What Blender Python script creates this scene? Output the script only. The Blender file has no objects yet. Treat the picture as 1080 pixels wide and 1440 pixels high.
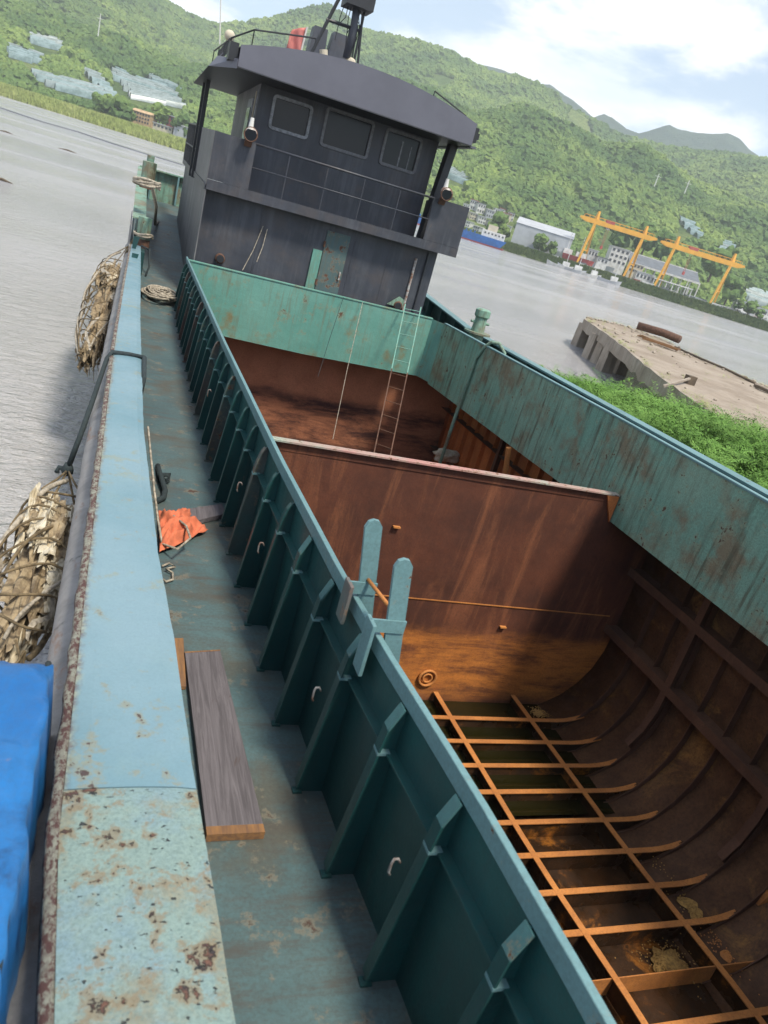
import bpy, bmesh, math, random
import numpy as np
from mathutils import Vector, Matrix, noise as mnoise

random.seed(7); rng = np.random.default_rng(7)
R_ = math.radians
scene = bpy.context.scene
col = scene.collection

# ------------------------------------------------------------------ camera
CAMH = 2.75
FPX = 1062.73                                   # focal length in pixels of a 1080 x 1440 frame
RC = np.array([[0.92389178, -0.12429801, -0.36190327],
               [-0.28191637, 0.41840614, -0.86339995],
               [0.25874145, 0.89971457, 0.35152035]])      # camera -> barge frame (rows: barge axes)
UP = np.array([0.00981782, -0.02171197, 0.99971606])       # true vertical seen from the barge (it trims by the stern)
UP /= np.linalg.norm(UP)
YW = np.array([0, 1.0, 0]) - UP * UP[1]; YW /= np.linalg.norm(YW)
XW = np.cross(YW, UP)
RW = np.array([XW, YW, UP])                      # barge frame -> world
CAMP = np.array([0, 0, CAMH])
RCW = RW @ RC
SHIP_M = Matrix.Translation(Vector(CAMP)) @ Matrix(RW.tolist()).to_4x4() @ Matrix.Translation(-Vector(CAMP))

cam_d = bpy.data.cameras.new('camera'); cam = bpy.data.objects.new('camera', cam_d); col.objects.link(cam)
cam.matrix_world = Matrix.Translation(Vector(CAMP)) @ Matrix(RCW.tolist()).to_4x4()
cam_d.sensor_fit = 'VERTICAL'; cam_d.sensor_height = 24.0; cam_d.sensor_width = 18.0
cam_d.lens = FPX / 1440 * 24.0
cam_d.clip_start = 0.05; cam_d.clip_end = 20000
cam_d.dof.use_dof = True; cam_d.dof.focus_distance = 8.0; cam_d.dof.aperture_fstop = 2.6
scene.camera = cam

# ------------------------------------------------------------------ light
SUN_DIR = Vector((0.25, -0.60, 1.25)).normalized()          # towards the sun
SUN_EL = math.asin(SUN_DIR.z); SUN_AZ = math.atan2(SUN_DIR.x, SUN_DIR.y)
sd = bpy.data.lights.new('sun', 'SUN'); so = bpy.data.objects.new('sun', sd); col.objects.link(so)
so.rotation_euler = SUN_DIR.to_track_quat('Z', 'Y').to_euler()
sd.energy = 3.9; sd.angle = R_(9); sd.color = (1.0, 0.93, 0.81)

w = bpy.data.worlds.new('World'); scene.world = w; w.use_nodes = True
nt = w.node_tree; nt.nodes.clear()
def WN(t, **k):
    n = nt.nodes.new(t)
    for a, b in k.items(): setattr(n, a, b)
    return n
sky = WN('ShaderNodeTexSky', sky_type='NISHITA', sun_disc=False, sun_elevation=SUN_EL, sun_rotation=SUN_AZ)
sky.air_density = 1.0; sky.dust_density = 1.2; sky.ozone_density = 1.2
bgs = WN('ShaderNodeBackground'); bgs.inputs[1].default_value = 0.14
nt.links.new(sky.outputs[0], bgs.inputs[0])
tc = WN('ShaderNodeTexCoord'); sep = WN('ShaderNodeSeparateXYZ'); nt.links.new(tc.outputs['Generated'], sep.inputs[0])
def wm(op, a, b=None, c=None):
    n = WN('ShaderNodeMath', operation=op)
    for i, v in enumerate((a, b, c)):
        if v is None: continue
        if isinstance(v, (int, float)): n.inputs[i].default_value = v
        else: nt.links.new(v, n.inputs[i])
    return n.outputs[0]
zz = wm('MAXIMUM', wm('ADD', sep.outputs[2], 0.22), 0.05)
cx_, cy_ = wm('DIVIDE', sep.outputs[0], zz), wm('DIVIDE', sep.outputs[1], zz)
cmb = WN('ShaderNodeCombineXYZ'); nt.links.new(cx_, cmb.inputs[0]); nt.links.new(cy_, cmb.inputs[1])
cn = WN('ShaderNodeTexNoise'); cn.inputs['Scale'].default_value = 1.35; cn.inputs['Detail'].default_value = 9; cn.inputs['Roughness'].default_value = 0.56
cn.inputs['Distortion'].default_value = 0.25
nt.links.new(cmb.outputs[0], cn.inputs['Vector'])
mr = WN('ShaderNodeMapRange', interpolation_type='SMOOTHSTEP'); nt.links.new(cn.outputs[0], mr.inputs[0])
mr.inputs[1].default_value = 0.47; mr.inputs[2].default_value = 0.585; mr.inputs[3].default_value = 0.05; mr.inputs[4].default_value = 0.97
cn2 = WN('ShaderNodeTexNoise'); cn2.inputs['Scale'].default_value = 2.6; cn2.inputs['Detail'].default_value = 7
nt.links.new(cmb.outputs[0], cn2.inputs['Vector'])
ccr = WN('ShaderNodeMix', data_type='RGBA'); ccr.inputs[6].default_value = (0.66, 0.73, 0.86, 1); ccr.inputs[7].default_value = (1.0, 0.98, 0.95, 1)
mr2 = WN('ShaderNodeMapRange'); nt.links.new(cn2.outputs[0], mr2.inputs[0]); mr2.inputs[1].default_value = .38; mr2.inputs[2].default_value = .62
nt.links.new(mr2.outputs[0], ccr.inputs[0])
bgc = WN('ShaderNodeBackground'); bgc.inputs[1].default_value = 1.12; nt.links.new(ccr.outputs[2], bgc.inputs[0])
mxs = WN('ShaderNodeMixShader'); nt.links.new(mr.outputs[0], mxs.inputs[0]); nt.links.new(bgs.outputs[0], mxs.inputs[1]); nt.links.new(bgc.outputs[0], mxs.inputs[2])
wo = WN('ShaderNodeOutputWorld'); nt.links.new(mxs.outputs[0], wo.inputs[0])
scene.view_settings.view_transform = 'Standard'; scene.view_settings.look = 'None'
scene.view_settings.exposure = 0.50; scene.view_settings.gamma = 1.0; scene.view_settings.use_curve_mapping = False
scene.cycles.volume_bounces = 1; scene.cycles.max_bounces = 8; scene.cycles.diffuse_bounces = 4

# ------------------------------------------------------------------ points from viewing rays
def raydir(px, py): return RC @ np.array([px - 540, -(py - 720), -FPX])
def sz(px, py, z):
    r = raydir(px, py); return Vector(CAMP + r * (z - CAMH) / r[2])
def sy(px, py, y):
    r = raydir(px, py); return Vector(CAMP + r * y / r[1])
def sx(px, py, x):
    r = raydir(px, py); return Vector(CAMP + r * x / r[0])
def wdir(px, py): return RW @ raydir(px, py)
fwd = RCW @ np.array([0, 0, -1.0]); HV = np.array([fwd[0], fwd[1], 0]); HV /= np.linalg.norm(HV)
RV = np.array([HV[1], -HV[0], 0])
def st(px, py):
    r = wdir(px, py); v = r @ HV; return (r @ RV) / v, r[2] / v
def wp(px, py, v):
    s, t = st(px, py); return uvw(s * v, v, CAMH + t * v)
def uvw(u, v, z): return Vector((RV[0] * u + HV[0] * v, RV[1] * u + HV[1] * v, z))
WATER = -2.35
def wz(px, py, z=WATER):
    r = wdir(px, py); return Vector(CAMP + r * (z - CAMH) / r[2])

# ------------------------------------------------------------------ materials
class M:
    def __init__(s, name, rough=0.7, metal=0.0, spec=0.5):
        s.m = bpy.data.materials.new(name); s.m.use_nodes = True; s.t = s.m.node_tree
        s.b = s.t.nodes['Principled BSDF']; s.b.inputs['Roughness'].default_value = rough
        s.b.inputs['Metallic'].default_value = metal; s.b.inputs['Specular IOR Level'].default_value = spec
        s.pos = s.t.nodes.new('ShaderNodeNewGeometry').outputs['Position']
    def n(s, t, **k):
        n = s.t.nodes.new(t)
        for a, b in k.items(): setattr(n, a, b)
        return n
    def put(s, sock, v):
        if isinstance(v, bpy.types.NodeSocket): s.t.links.new(v, sock)
        elif isinstance(v, (tuple, list)): sock.default_value = (*v, 1) if len(v) == 3 and sock.type == 'RGBA' else v
        else: sock.default_value = v
    def scl(s, v=(1, 1, 1), vec=None, loc=(0, 0, 0), rot=(0, 0, 0)):
        n = s.n('ShaderNodeMapping'); s.put(n.inputs[0], vec or s.pos); n.inputs['Scale'].default_value = v
        n.inputs['Location'].default_value = loc; n.inputs['Rotation'].default_value = rot; return n.outputs[0]
    def noise(s, scale, detail=4, rough=0.55, vec=None, dist=0.0):
        n = s.n('ShaderNodeTexNoise'); s.put(n.inputs['Vector'], vec or s.pos)
        n.inputs['Scale'].default_value = scale; n.inputs['Detail'].default_value = detail
        n.inputs['Roughness'].default_value = rough; n.inputs['Distortion'].default_value = dist; return n.outputs[0]
    def ramp(s, f, a, b, lo=0.0, hi=1.0):
        n = s.n('ShaderNodeMapRange', interpolation_type='SMOOTHSTEP'); s.put(n.inputs[0], f)
        for i, v in zip((1, 2, 3, 4), (a, b, lo, hi)): s.put(n.inputs[i], v)
        return n.outputs[0]
    def mix(s, f, a, b, mode='MIX'):
        n = s.n('ShaderNodeMix', data_type='RGBA', blend_type=mode); s.put(n.inputs[0], f); s.put(n.inputs[6], a); s.put(n.inputs[7], b); return n.outputs[2]
    def math(s, op, a, b=0.0, c=None):
        n = s.n('ShaderNodeMath', operation=op); s.put(n.inputs[0], a); s.put(n.inputs[1], b)
        if c is not None: s.put(n.inputs[2], c)
        return n.outputs[0]
    def bump(s, h, dist=0.01, strength=1.0, prev=None):
        n = s.n('ShaderNodeBump'); s.put(n.inputs['Height'], h); n.inputs['Distance'].default_value = dist
        n.inputs['Strength'].default_value = strength
        if prev is not None: s.put(n.inputs['Normal'], prev)
        s.t.links.new(n.outputs[0], s.b.inputs['Normal']); return n.outputs[0]
    def col(s, c): s.put(s.b.inputs['Base Color'], c); return s
    def rough(s, c): s.put(s.b.inputs['Roughness'], c); return s

def painted(name, c1, c2, rust=(0.16, 0.07, 0.035), chip=0.66, streak=0.0, streak_c=(0.12, 0.085, 0.05), patch=None, patch_t=(0.55, 0.7),
            rough=0.6, bump=0.004, fs=7.0, grime=0.25, spec=0.4, chip_w=0.025, axis=(16, 16, 0.9)):
    m = M(name, rough, spec=spec)
    big = m.noise(0.9, 4, 0.6); c = m.mix(m.ramp(big, 0.35, 0.65), c1, c2)
    if patch is not None: c = m.mix(m.ramp(m.noise(1.7, 7, 0.65, vec=m.scl(loc=(3, 7, 2))), *patch_t), c, patch)
    fine = m.noise(55, 5, 0.7)
    c = m.mix(m.ramp(fine, 0.3, 0.75, 0, grime), c, (0.05, 0.05, 0.045))
    if streak > 0:
        sn = m.noise(1.0, 6, 0.7, vec=m.scl(axis)); sm = m.noise(1.3, 3, vec=m.scl(loc=(9, 1, 4)))
        f = m.math('MULTIPLY', m.ramp(sn, 0.46, 0.66), m.ramp(sm, 0.30, 0.65, 0.25, 1.0))
        c = m.mix(m.math('MULTIPLY', f, streak), c, streak_c)
    cn = m.noise(fs, 10, 0.68); wide = m.noise(1.1, 3, vec=m.scl(loc=(5, 5, 5)))
    thr = m.math('MULTIPLY_ADD', wide, -0.22, chip + 0.11)
    halo = m.ramp(m.math('SUBTRACT', cn, thr), -0.06, 0.0, 0, 0.55)
    c = m.mix(halo, c, tuple(0.5 * a + 0.5 * b for a, b in zip(c1, (0.30, 0.19, 0.09))))
    ch = m.ramp(m.math('SUBTRACT', cn, thr), 0.0, chip_w)
    rc = m.mix(m.noise(30, 5), tuple(0.35 * x for x in rust), tuple(1.5 * x for x in rust))
    c = m.mix(ch, c, rc); m.col(c)
    m.rough(m.ramp(m.math('ADD', ch, m.math('MULTIPLY', fine, 0.4)), 0, 1, rough - 0.08, 0.9))
    h = m.math('ADD', m.math('MULTIPLY', ch, -0.6), m.math('MULTIPLY', fine, 0.35))
    b = m.bump(h, bump)
    m.bump(m.noise(1.8, 3), 0.035, 0.6, b)
    return m.m

def simple(name, c, rough=0.7, var=0.25, scale=6.0, metal=0.0, bump=0.0, c2=None, spec=0.5):
    m = M(name, rough, metal, spec); c2 = c2 or tuple(x * (1 - var) for x in c)
    n = m.noise(scale, 6, 0.65); m.col(m.mix(m.ramp(n, 0.35, 0.65), c, c2))
    if bump: m.bump(m.noise(scale * 4, 6, 0.7), bump)
    return m.m

MT = {}
MT['cap'] = painted('pale blue deck paint', (0.165, 0.27, 0.325), (0.135, 0.24, 0.30), chip=0.73, patch=(0.20, 0.27, 0.235), patch_t=(0.56, 0.74), rough=0.5, grime=0.18)
MT['deck'] = painted('walkway paint', (0.080, 0.138, 0.142), (0.055, 0.105, 0.112), chip=0.62, patch=(0.085, 0.088, 0.07), patch_t=(0.46, 0.68), rough=0.6, grime=0.5, fs=6, rust=(0.075, 0.045, 0.034), axis=(1.5, 11, 9), streak=0.65, streak_c=(0.075, 0.058, 0.045), chip_w=0.07)
MT['teal'] = painted('dark teal paint', (0.013, 0.080, 0.077), (0.008, 0.052, 0.052), chip=0.74, rough=0.42, streak=0.5, streak_c=(0.03, 0.055, 0.055), grime=0.3)
MT['tealrust'] = painted('patchy teal paint', (0.035, 0.10, 0.095), (0.11, 0.065, 0.055), chip=0.60, rough=0.7, rust=(0.16, 0.07, 0.045))
MT['rail'] = painted('pale teal rail paint', (0.14, 0.26, 0.27), (0.11, 0.215, 0.225), chip=0.66, rough=0.5, grime=0.3, fs=12)
MT['coam'] = painted('weathered green paint', (0.17, 0.36, 0.275), (0.23, 0.385, 0.29), chip=0.62, streak=0.95, streak_c=(0.075, 0.07, 0.045), patch=(0.22, 0.19, 0.12), patch_t=(0.46, 0.66), rough=0.65, grime=0.5, axis=(11, 11, 0.8), rust=(0.10, 0.06, 0.04), chip_w=.05)
MT['coam_far'] = painted('green coaming paint', (0.105, 0.29, 0.235), (0.14, 0.325, 0.265), chip=0.63, fs=4.0, streak=0.5, streak_c=(0.14, 0.11, 0.06), patch=(0.20, 0.18, 0.09), patch_t=(0.55, 0.72), rust=(.12,.06,.035), chip_w=.06, rough=0.6, grime=0.25)
MT['grey'] = painted('dark grey house paint', (0.052, 0.058, 0.076), (0.035, 0.040, 0.053), chip=0.76, streak=0.38, streak_c=(0.115, 0.125, 0.14), axis=(5, 5, 0.4), patch=(0.062, 0.058, 0.064), patch_t=(.45, .65), rust=(.12, .07, .05), chip_w=.06, rough=0.5, grime=0.35, bump=0.003)
MT['greyside'] = painted('streaked grey house paint with water glare', (0.085, 0.085, 0.095), (0.12, 0.12, 0.125), chip=0.78, streak=0.8, axis=(7, 7, .6), streak_c=(0.22, 0.22, 0.21), rough=0.6, grime=0.3, bump=0.002)  # whitish weathering, with glare off the water put into the lighter grey
MT['fascia'] = simple('smooth house grey lightened for skylight', (0.105, 0.108, 0.135), 0.5, 0.12, 1.5, bump=0.001)  # same paint as the house; extra skylight on the roof put into the grey
MT['black'] = simple('black paint', (0.02, 0.022, 0.026), 0.5, 0.3, 5)
MT['iron'] = simple('rusty iron', (0.13, 0.065, 0.04), 0.85, 0.5, 9, bump=0.003)
def rustmat(name, c1, c2, c3=None, band=None, streak=0.4, rough=0.75, wet=None):
    m = M(name, rough, spec=0.35)
    c = m.mix(m.ramp(m.noise(1.3, 6, 0.65), 0.32, 0.68), c1, c2)
    if streak:
        f = m.ramp(m.noise(1.0, 7, 0.7, vec=m.scl((3.2, 3.2, 0.45)), dist=0.6), 0.46, 0.74, 0, streak); c = m.mix(f, c, c3 or tuple(1.8 * x for x in c1))
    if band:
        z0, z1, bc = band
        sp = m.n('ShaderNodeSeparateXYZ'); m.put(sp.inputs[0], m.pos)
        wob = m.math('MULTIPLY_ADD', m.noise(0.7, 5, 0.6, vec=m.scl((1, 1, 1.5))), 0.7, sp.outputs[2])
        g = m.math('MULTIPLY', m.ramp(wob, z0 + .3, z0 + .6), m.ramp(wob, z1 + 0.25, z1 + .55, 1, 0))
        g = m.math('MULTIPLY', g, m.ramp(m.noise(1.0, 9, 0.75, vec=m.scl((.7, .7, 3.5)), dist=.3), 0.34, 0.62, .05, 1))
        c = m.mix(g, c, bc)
    c = m.mix(m.ramp(m.noise(38, 6, 0.75), 0.35, 0.8, 0, 0.45), c, (0.03, 0.018, 0.012))
    if wet: m.rough(m.ramp(m.noise(1.6, 3), 0.4, 0.6, wet, rough))
    m.col(c); b = m.bump(m.noise(60, 6, 0.75), 0.004); m.bump(m.noise(3, 3), 0.03, 0.5, b)
    return m.m
MT['bulk'] = rustmat('red brown rusty steel', (0.125, 0.041, 0.021), (0.072, 0.026, 0.016), (0.27, 0.10, 0.045), band=(-3.75, -2.55, (0.56, 0.20, 0.04)), streak=0.8)
MT['holdside'] = rustmat('brown hold steel', (0.125, 0.060, 0.034), (0.078, 0.037, 0.022), (0.21, 0.105, 0.06), streak=0.35)
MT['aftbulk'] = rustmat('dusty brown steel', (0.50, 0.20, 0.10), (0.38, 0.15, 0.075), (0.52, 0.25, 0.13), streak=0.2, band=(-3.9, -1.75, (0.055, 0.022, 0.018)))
MT['flaked'] = painted('flaked pink and green paint', (0.34, 0.40, 0.33), (0.46, 0.22, 0.19), chip=0.58, rust=(0.20, 0.08, 0.05), rough=0.75, grime=0.4, fs=14)
MT['orange'] = rustmat('orange hold steel', (0.60, 0.20, 0.055), (0.42, 0.13, 0.04), (0.66, 0.28, 0.08), streak=0.4)
MT['bilge'] = rustmat('dark bilge steel', (0.05, 0.028, 0.017), (0.088, 0.05, 0.03), (0.24, 0.12, 0.045), streak=0.3, wet=0.3)
MT['flange'] = rustmat('tan rusty flange', (0.56, 0.225, 0.06), (0.38, 0.145, 0.04), (0.62, 0.24, 0.035), streak=0.3)
def patchy(name, a_, b_, patch, lo, hi, wet, rough=.7, sc_=1.6):
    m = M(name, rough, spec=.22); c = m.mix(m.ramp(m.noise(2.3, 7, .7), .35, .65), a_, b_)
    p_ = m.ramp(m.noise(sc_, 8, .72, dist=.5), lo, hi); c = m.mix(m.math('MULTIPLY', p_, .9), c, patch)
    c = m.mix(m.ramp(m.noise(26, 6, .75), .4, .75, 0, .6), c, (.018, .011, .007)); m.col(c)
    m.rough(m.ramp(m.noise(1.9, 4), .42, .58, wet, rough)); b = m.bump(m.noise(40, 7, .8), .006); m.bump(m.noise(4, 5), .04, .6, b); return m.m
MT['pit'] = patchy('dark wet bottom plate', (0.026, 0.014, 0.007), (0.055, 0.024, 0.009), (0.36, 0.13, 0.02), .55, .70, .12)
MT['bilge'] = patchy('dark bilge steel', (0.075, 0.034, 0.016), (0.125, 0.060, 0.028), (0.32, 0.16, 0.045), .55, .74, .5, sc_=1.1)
MT['grain'] = simple('golden grain residue', (0.46, 0.26, 0.07), 0.9, 0.5, 30, bump=0.01)
MT['rope'] = simple('pale dirty rope', (0.42, 0.37, 0.29), 0.95, 0.55, 25, bump=0.004)
MT['brope'] = simple('black green rope', (0.022, 0.035, 0.038), 0.85, 0.4, 40, bump=0.003)
MT['foam'] = simple('dirty white foam', (0.62, 0.57, 0.45), 0.9, 0.5, 9, bump=0.01, c2=(0.42, 0.35, 0.23))
MT['net'] = simple('brown net rope', (0.19, 0.14, 0.075), 0.95, 0.6, 15, bump=0.004)
MT['cloth'] = simple('orange cloth', (0.60, 0.16, 0.075), 0.9, 0.3, 8, bump=0.003)
MT['glass'] = M('dark window glass', 0.12, spec=0.25).col((0.022, 0.026, 0.032)).m
MT['frame'] = simple('worn pale window frame', (0.26, 0.275, 0.30), 0.5, 0.5, 12)
MT['frame2'] = simple('scratched grey window frame', (0.15, 0.155, 0.17), 0.5, 0.4, 14)
MT['lamp'] = simple('lamp housing', (0.42, 0.42, 0.40), 0.45, 0.5, 14, c2=(0.2, 0.1, 0.06))
MT['white'] = simple('white paint', (0.66, 0.66, 0.63), 0.6, 0.3, 0.6)
MT['cream'] = simple('cream wall', (0.58, 0.52, 0.40), 0.8, 0.25, 0.5)
MT['tan'] = simple('tan wall', (0.52, 0.36, 0.20), 0.8, 0.3, 0.6)
MT['lgrey'] = simple('pale grey cladding', (0.40, 0.42, 0.44), 0.7, 0.15, 0.3)
MT['dgrey'] = simple('dark grey sheet roof', (0.13, 0.145, 0.16), 0.6, 0.25, 0.4)
MT['redroof'] = simple('red roof', (0.28, 0.09, 0.07), 0.8, 0.3, 0.8)
MT['window'] = simple('far window', (0.06, 0.07, 0.08), 0.3, 0.3, 1)
MT['yellow'] = simple('crane yellow paint', (0.72, 0.36, 0.03), 0.55, 0.15, 0.4)
MT['hullblue'] = simple('blue ship paint', (0.02, 0.13, 0.40), 0.5, 0.3, 0.5)
MT['red'] = simple('faded red paint', (0.42, 0.07, 0.06), 0.7, 0.3, 3)
MT['flag'] = simple('faded red flag cloth', (0.55, 0.19, 0.17), 0.85, 0.3, 4)
MT['bluetarp'] = painted('scuffed blue plastic', (0.012, 0.095, 0.28), (0.015, 0.135, 0.36), chip=0.70, rust=(0.04, 0.06, 0.08), rough=0.38, grime=0.2, bump=0.003, patch=(0.01, 0.035, 0.10), patch_t=(0.55, 0.68))
m = M('plastic film', 0.35, spec=0.6)
m.col(m.mix(m.ramp(m.noise(0.25, 6, 0.7), 0.4, 0.62), (0.24, 0.29, 0.285), (0.14, 0.18, 0.16))); MT['film'] = m.m
m = M('blue green plastic film', 0.4, spec=0.5)
m.col(m.mix(m.ramp(m.noise(0.25, 6, 0.7), 0.4, 0.62), (0.22, 0.30, 0.30), (0.12, 0.18, 0.17))); MT['film2'] = m.m  # second film tint, picked at random per tunnel

# cap: worn near plate
m = M('peeling pale paint', 0.6)
big = m.noise(2.6, 7, 0.7); c = m.mix(m.ramp(big, 0.38, 0.60), (0.172, 0.265, 0.298), (0.20, 0.28, 0.25))
cm = m.noise(3.3, 5, 0.6, vec=m.scl(loc=(4, 2, 1)))
sp = m.n('ShaderNodeSeparateXYZ'); m.put(sp.inputs[0], m.pos); X_ = sp.outputs[0]
wob = m.noise(6, 7, 0.7, vec=m.scl(loc=(7, 7, 7)))
edge = m.math('MAXIMUM', m.ramp(m.math('MULTIPLY_ADD', wob, 0.16, X_), 0.20, 0.13), m.ramp(m.math('MULTIPLY_ADD', wob, 0.12, X_), 0.49, 0.56))
k0 = m.math('MULTIPLY_ADD', edge, 0.10, m.math('MULTIPLY_ADD', cm, 0.30, m.noise(5, 9, 0.72, vec=m.scl(loc=(1, 9, 1)))))
c = m.mix(m.ramp(k0, 0.64, 0.80, 0, 0.85), c, m.mix(m.noise(25, 5, .7), (0.27, 0.25, 0.16), (0.15, 0.15, 0.11)))
fine = m.noise(80, 6, 0.78)
c = m.mix(m.ramp(fine, 0.40, 0.72, 0, 0.75), c, (0.10, 0.155, 0.15))
cn = m.noise(13, 10, 0.66, dist=0.15)
k = m.math('MULTIPLY_ADD', edge, 0.05, m.math('MULTIPLY_ADD', cm, 0.34, cn)); ch = m.ramp(k, 0.80, 0.83)
c = m.mix(m.ramp(k, 0.70, 0.775, 0, 0.7), c, (0.20, 0.15, 0.085))
c = m.mix(ch, c, m.mix(m.ramp(m.noise(40, 4), .35, .65), (0.028, 0.022, 0.022), (0.13, 0.062, 0.04)))
sp2 = m.ramp(m.math('MULTIPLY_ADD', cm, .1, m.noise(30, 4, 0.55, vec=m.scl((1, 1.8, 1)))), 0.70, 0.74); c = m.mix(sp2, c, (0.03, 0.035, 0.035))
m.col(c); m.rough(m.ramp(fine, 0.3, 0.8, 0.5, 0.95))
b = m.bump(m.math('ADD', m.math('MULTIPLY', m.math('ADD', ch, sp2), -1.0), m.math('MULTIPLY', fine, 0.5)), 0.008); m.bump(m.noise(7, 5), 0.018, 0.7, b); MT['capworn'] = m.m
m = M('smooth pale blue deck paint', 0.45)
c = m.mix(m.ramp(m.noise(0.8, 5, 0.6), 0.35, 0.65), (0.175, 0.268, 0.305), (0.13, 0.228, 0.265))
c = m.mix(m.ramp(m.noise(3.0, 7, 0.7), 0.5, 0.75, 0, .45), c, (0.165, 0.25, 0.25))
sp = m.n('ShaderNodeSeparateXYZ'); m.put(sp.inputs[0], m.pos); X_ = sp.outputs[0]; wob = m.noise(7, 8, 0.75)
edge = m.ramp(m.math('MULTIPLY_ADD', wob, 0.10, X_), 0.135, 0.095)
c = m.mix(m.math('MULTIPLY', edge, .85), c, m.mix(m.ramp(m.noise(30, 6, .7), .42, .58), (0.28, 0.29, 0.20), (0.11, 0.055, 0.04)))
wy = m.ramp(m.math('MULTIPLY_ADD', m.noise(2.5, 3), -.9, sp.outputs[1]), 2.3, 1.55)
k9 = m.math('MULTIPLY_ADD', wy, .075, m.math('MULTIPLY_ADD', m.noise(3.3, 5, .6), .3, m.noise(13, 10, .66)))
c = m.mix(m.ramp(k9, .74, .86, 0, .7), c, (0.21, 0.20, 0.13)); c = m.mix(m.ramp(k9, .86, .885), c, (0.06, 0.035, 0.028))
patch_ = m.ramp(m.math('MULTIPLY_ADD', m.noise(1.6, 2, vec=m.scl((1, 1.6, 1), loc=(2, .6, 0))), .8, m.noise(9, 8, .7)), 1.02, 1.12, 0, .55)
c = m.mix(patch_, c, (0.22, 0.235, 0.16))
sc_ = m.ramp(m.noise(16, 6, .6, vec=m.scl((1, .6, 1), loc=(3, 1, 0))), .735, .76); c = m.mix(sc_, c, (0.04, 0.04, 0.04))
fine = m.noise(90, 5, .75); c = m.mix(m.ramp(fine, .35, .8, 0, .22), c, (0.06, .1, .12)); m.col(c)
m.rough(m.ramp(m.noise(5, 5), .3, .7, .38, .6)); b = m.bump(m.math('ADD', m.math('MULTIPLY', m.math('ADD', edge, sc_), -.6), m.math('MULTIPLY', fine, .25)), .004); m.bump(m.noise(4, 4), .02, .5, b); MT['cap'] = m.m

# outer lip: rusty and flaking
m = M('flaking rusty edge', 0.9)
a = m.noise(38, 8, 0.8, vec=m.scl((1, 0.6, 1))); c = m.mix(m.ramp(a, 0.46, 0.54), (0.10, 0.045, 0.04), (0.30, 0.31, 0.25))
c = m.mix(m.ramp(m.noise(25, 6, 0.7), 0.4, 0.7, 0, 0.6), c, (0.10, 0.05, 0.045)); m.col(c); m.bump(m.noise(30, 8, 0.8), 0.02); MT['lip'] = m.m
m = M('scuffed strake steel', 0.6)
a = m.noise(2.2, 7, 0.7, vec=m.scl((1, 1.6, 1))); c = m.mix(m.ramp(a, 0.35, 0.62), (0.17, 0.165, 0.16), (0.26, 0.25, 0.24))
c = m.mix(m.ramp(m.noise(1.9, 8, 0.75, vec=m.scl((3, 1.5, 3), loc=(3, 3, 1))), 0.55, 0.66, 0, 0.8), c, (0.20, 0.11, 0.07))
c = m.mix(m.ramp(m.noise(4.5, 9, 0.75, vec=m.scl((1, 2.5, 1))), 0.60, 0.68), c, (0.03, 0.03, 0.03)); m.col(c); m.bump(m.noise(20, 6, 0.7), 0.006); MT['strake'] = m.m
# wood
m = M('weathered plank wood', 0.85)
g = m.noise(1.0, 6, 0.7, vec=m.scl((34, 1.6, 34)), dist=0.8); c = m.mix(m.ramp(g, 0.3, 0.7), (0.145, 0.13, 0.138), (0.07, 0.062, 0.066))
kn = m.ramp(m.noise(1.0, 3, 0.5, vec=m.scl((9, 4, 9), loc=(2, 5, 0)), dist=1.5), 0.66, 0.74); c = m.mix(kn, c, (0.07, 0.05, 0.045)); ck = m.noise(1.0, 5, 0.6, vec=m.scl((26, .8, 5), loc=(1.3, 0, 0)), dist=.3); c = m.mix(m.ramp(ck, .665, .68), c, (.02, .018, .018)); m.col(c); m.bump(g, 0.004); MT['wood'] = m.m
m = M('orange end wood', 0.85)
g = m.noise(1.0, 5, vec=m.scl((40, 6, 40))); m.col(m.mix(m.ramp(g, 0.3, 0.7), (0.25, 0.125, 0.045), (0.14, 0.075, 0.04))); m.bump(g, 0.003); MT['woodend'] = m.m
# concrete
m = M('weathered concrete', 0.9)
c = m.mix(m.ramp(m.noise(0.7, 6, 0.7), 0.35, 0.65), (0.36, 0.31, 0.25), (0.27, 0.22, 0.17))
c = m.mix(m.ramp(m.noise(1.0, 6, 0.7, vec=m.scl((6, 6, 0.8))), 0.45, 0.7, 0, 0.6), c, (0.14, 0.12, 0.09)); m.col(c); m.bump(m.noise(9, 7, 0.75), 0.03); MT['concrete'] = m.m
m = M('dusty concrete deck', 0.95)
c = m.mix(m.ramp(m.noise(0.35, 7, 0.7), 0.35, 0.65), (0.31, 0.26, 0.205), (0.22, 0.175, 0.13))
c = m.mix(m.ramp(m.noise(3.0, 8, 0.75), 0.50, 0.72, 0, 0.7), c, (0.16, 0.12, 0.08)); m.col(c); m.bump(m.noise(5, 7, 0.75), 0.03); MT['jettytop'] = m.m
# water
m = M('muddy river water', 0.12, spec=0.5)
m.col(m.mix(m.ramp(m.noise(0.02, 4), 0.4, 0.6), (0.37, 0.36, 0.355), (0.31, 0.305, 0.31)))
w1 = m.noise(1.0, 5, 0.65, vec=m.scl((1.6, 3.0, 1), rot=(0, 0, 0.35)), dist=.4); w2 = m.noise(1.0, 5, 0.6, vec=m.scl((0.3, 0.5, 1), rot=(0, 0, -0.3))); w3 = m.noise(7.0, 4, 0.6, vec=m.scl((0.8, 1.5, 1), rot=(0, 0, .6)))
b = m.bump(w2, 0.10, 0.5); b = m.bump(w1, 0.22, 1.0, b); m.bump(w3, 0.08, 1.0, b)
m.rough(m.ramp(m.noise(0.03, 3, vec=m.scl((0.3, 2, 1))), 0.35, 0.65, 0.10, 0.24)); MT['water'] = m.m
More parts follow.
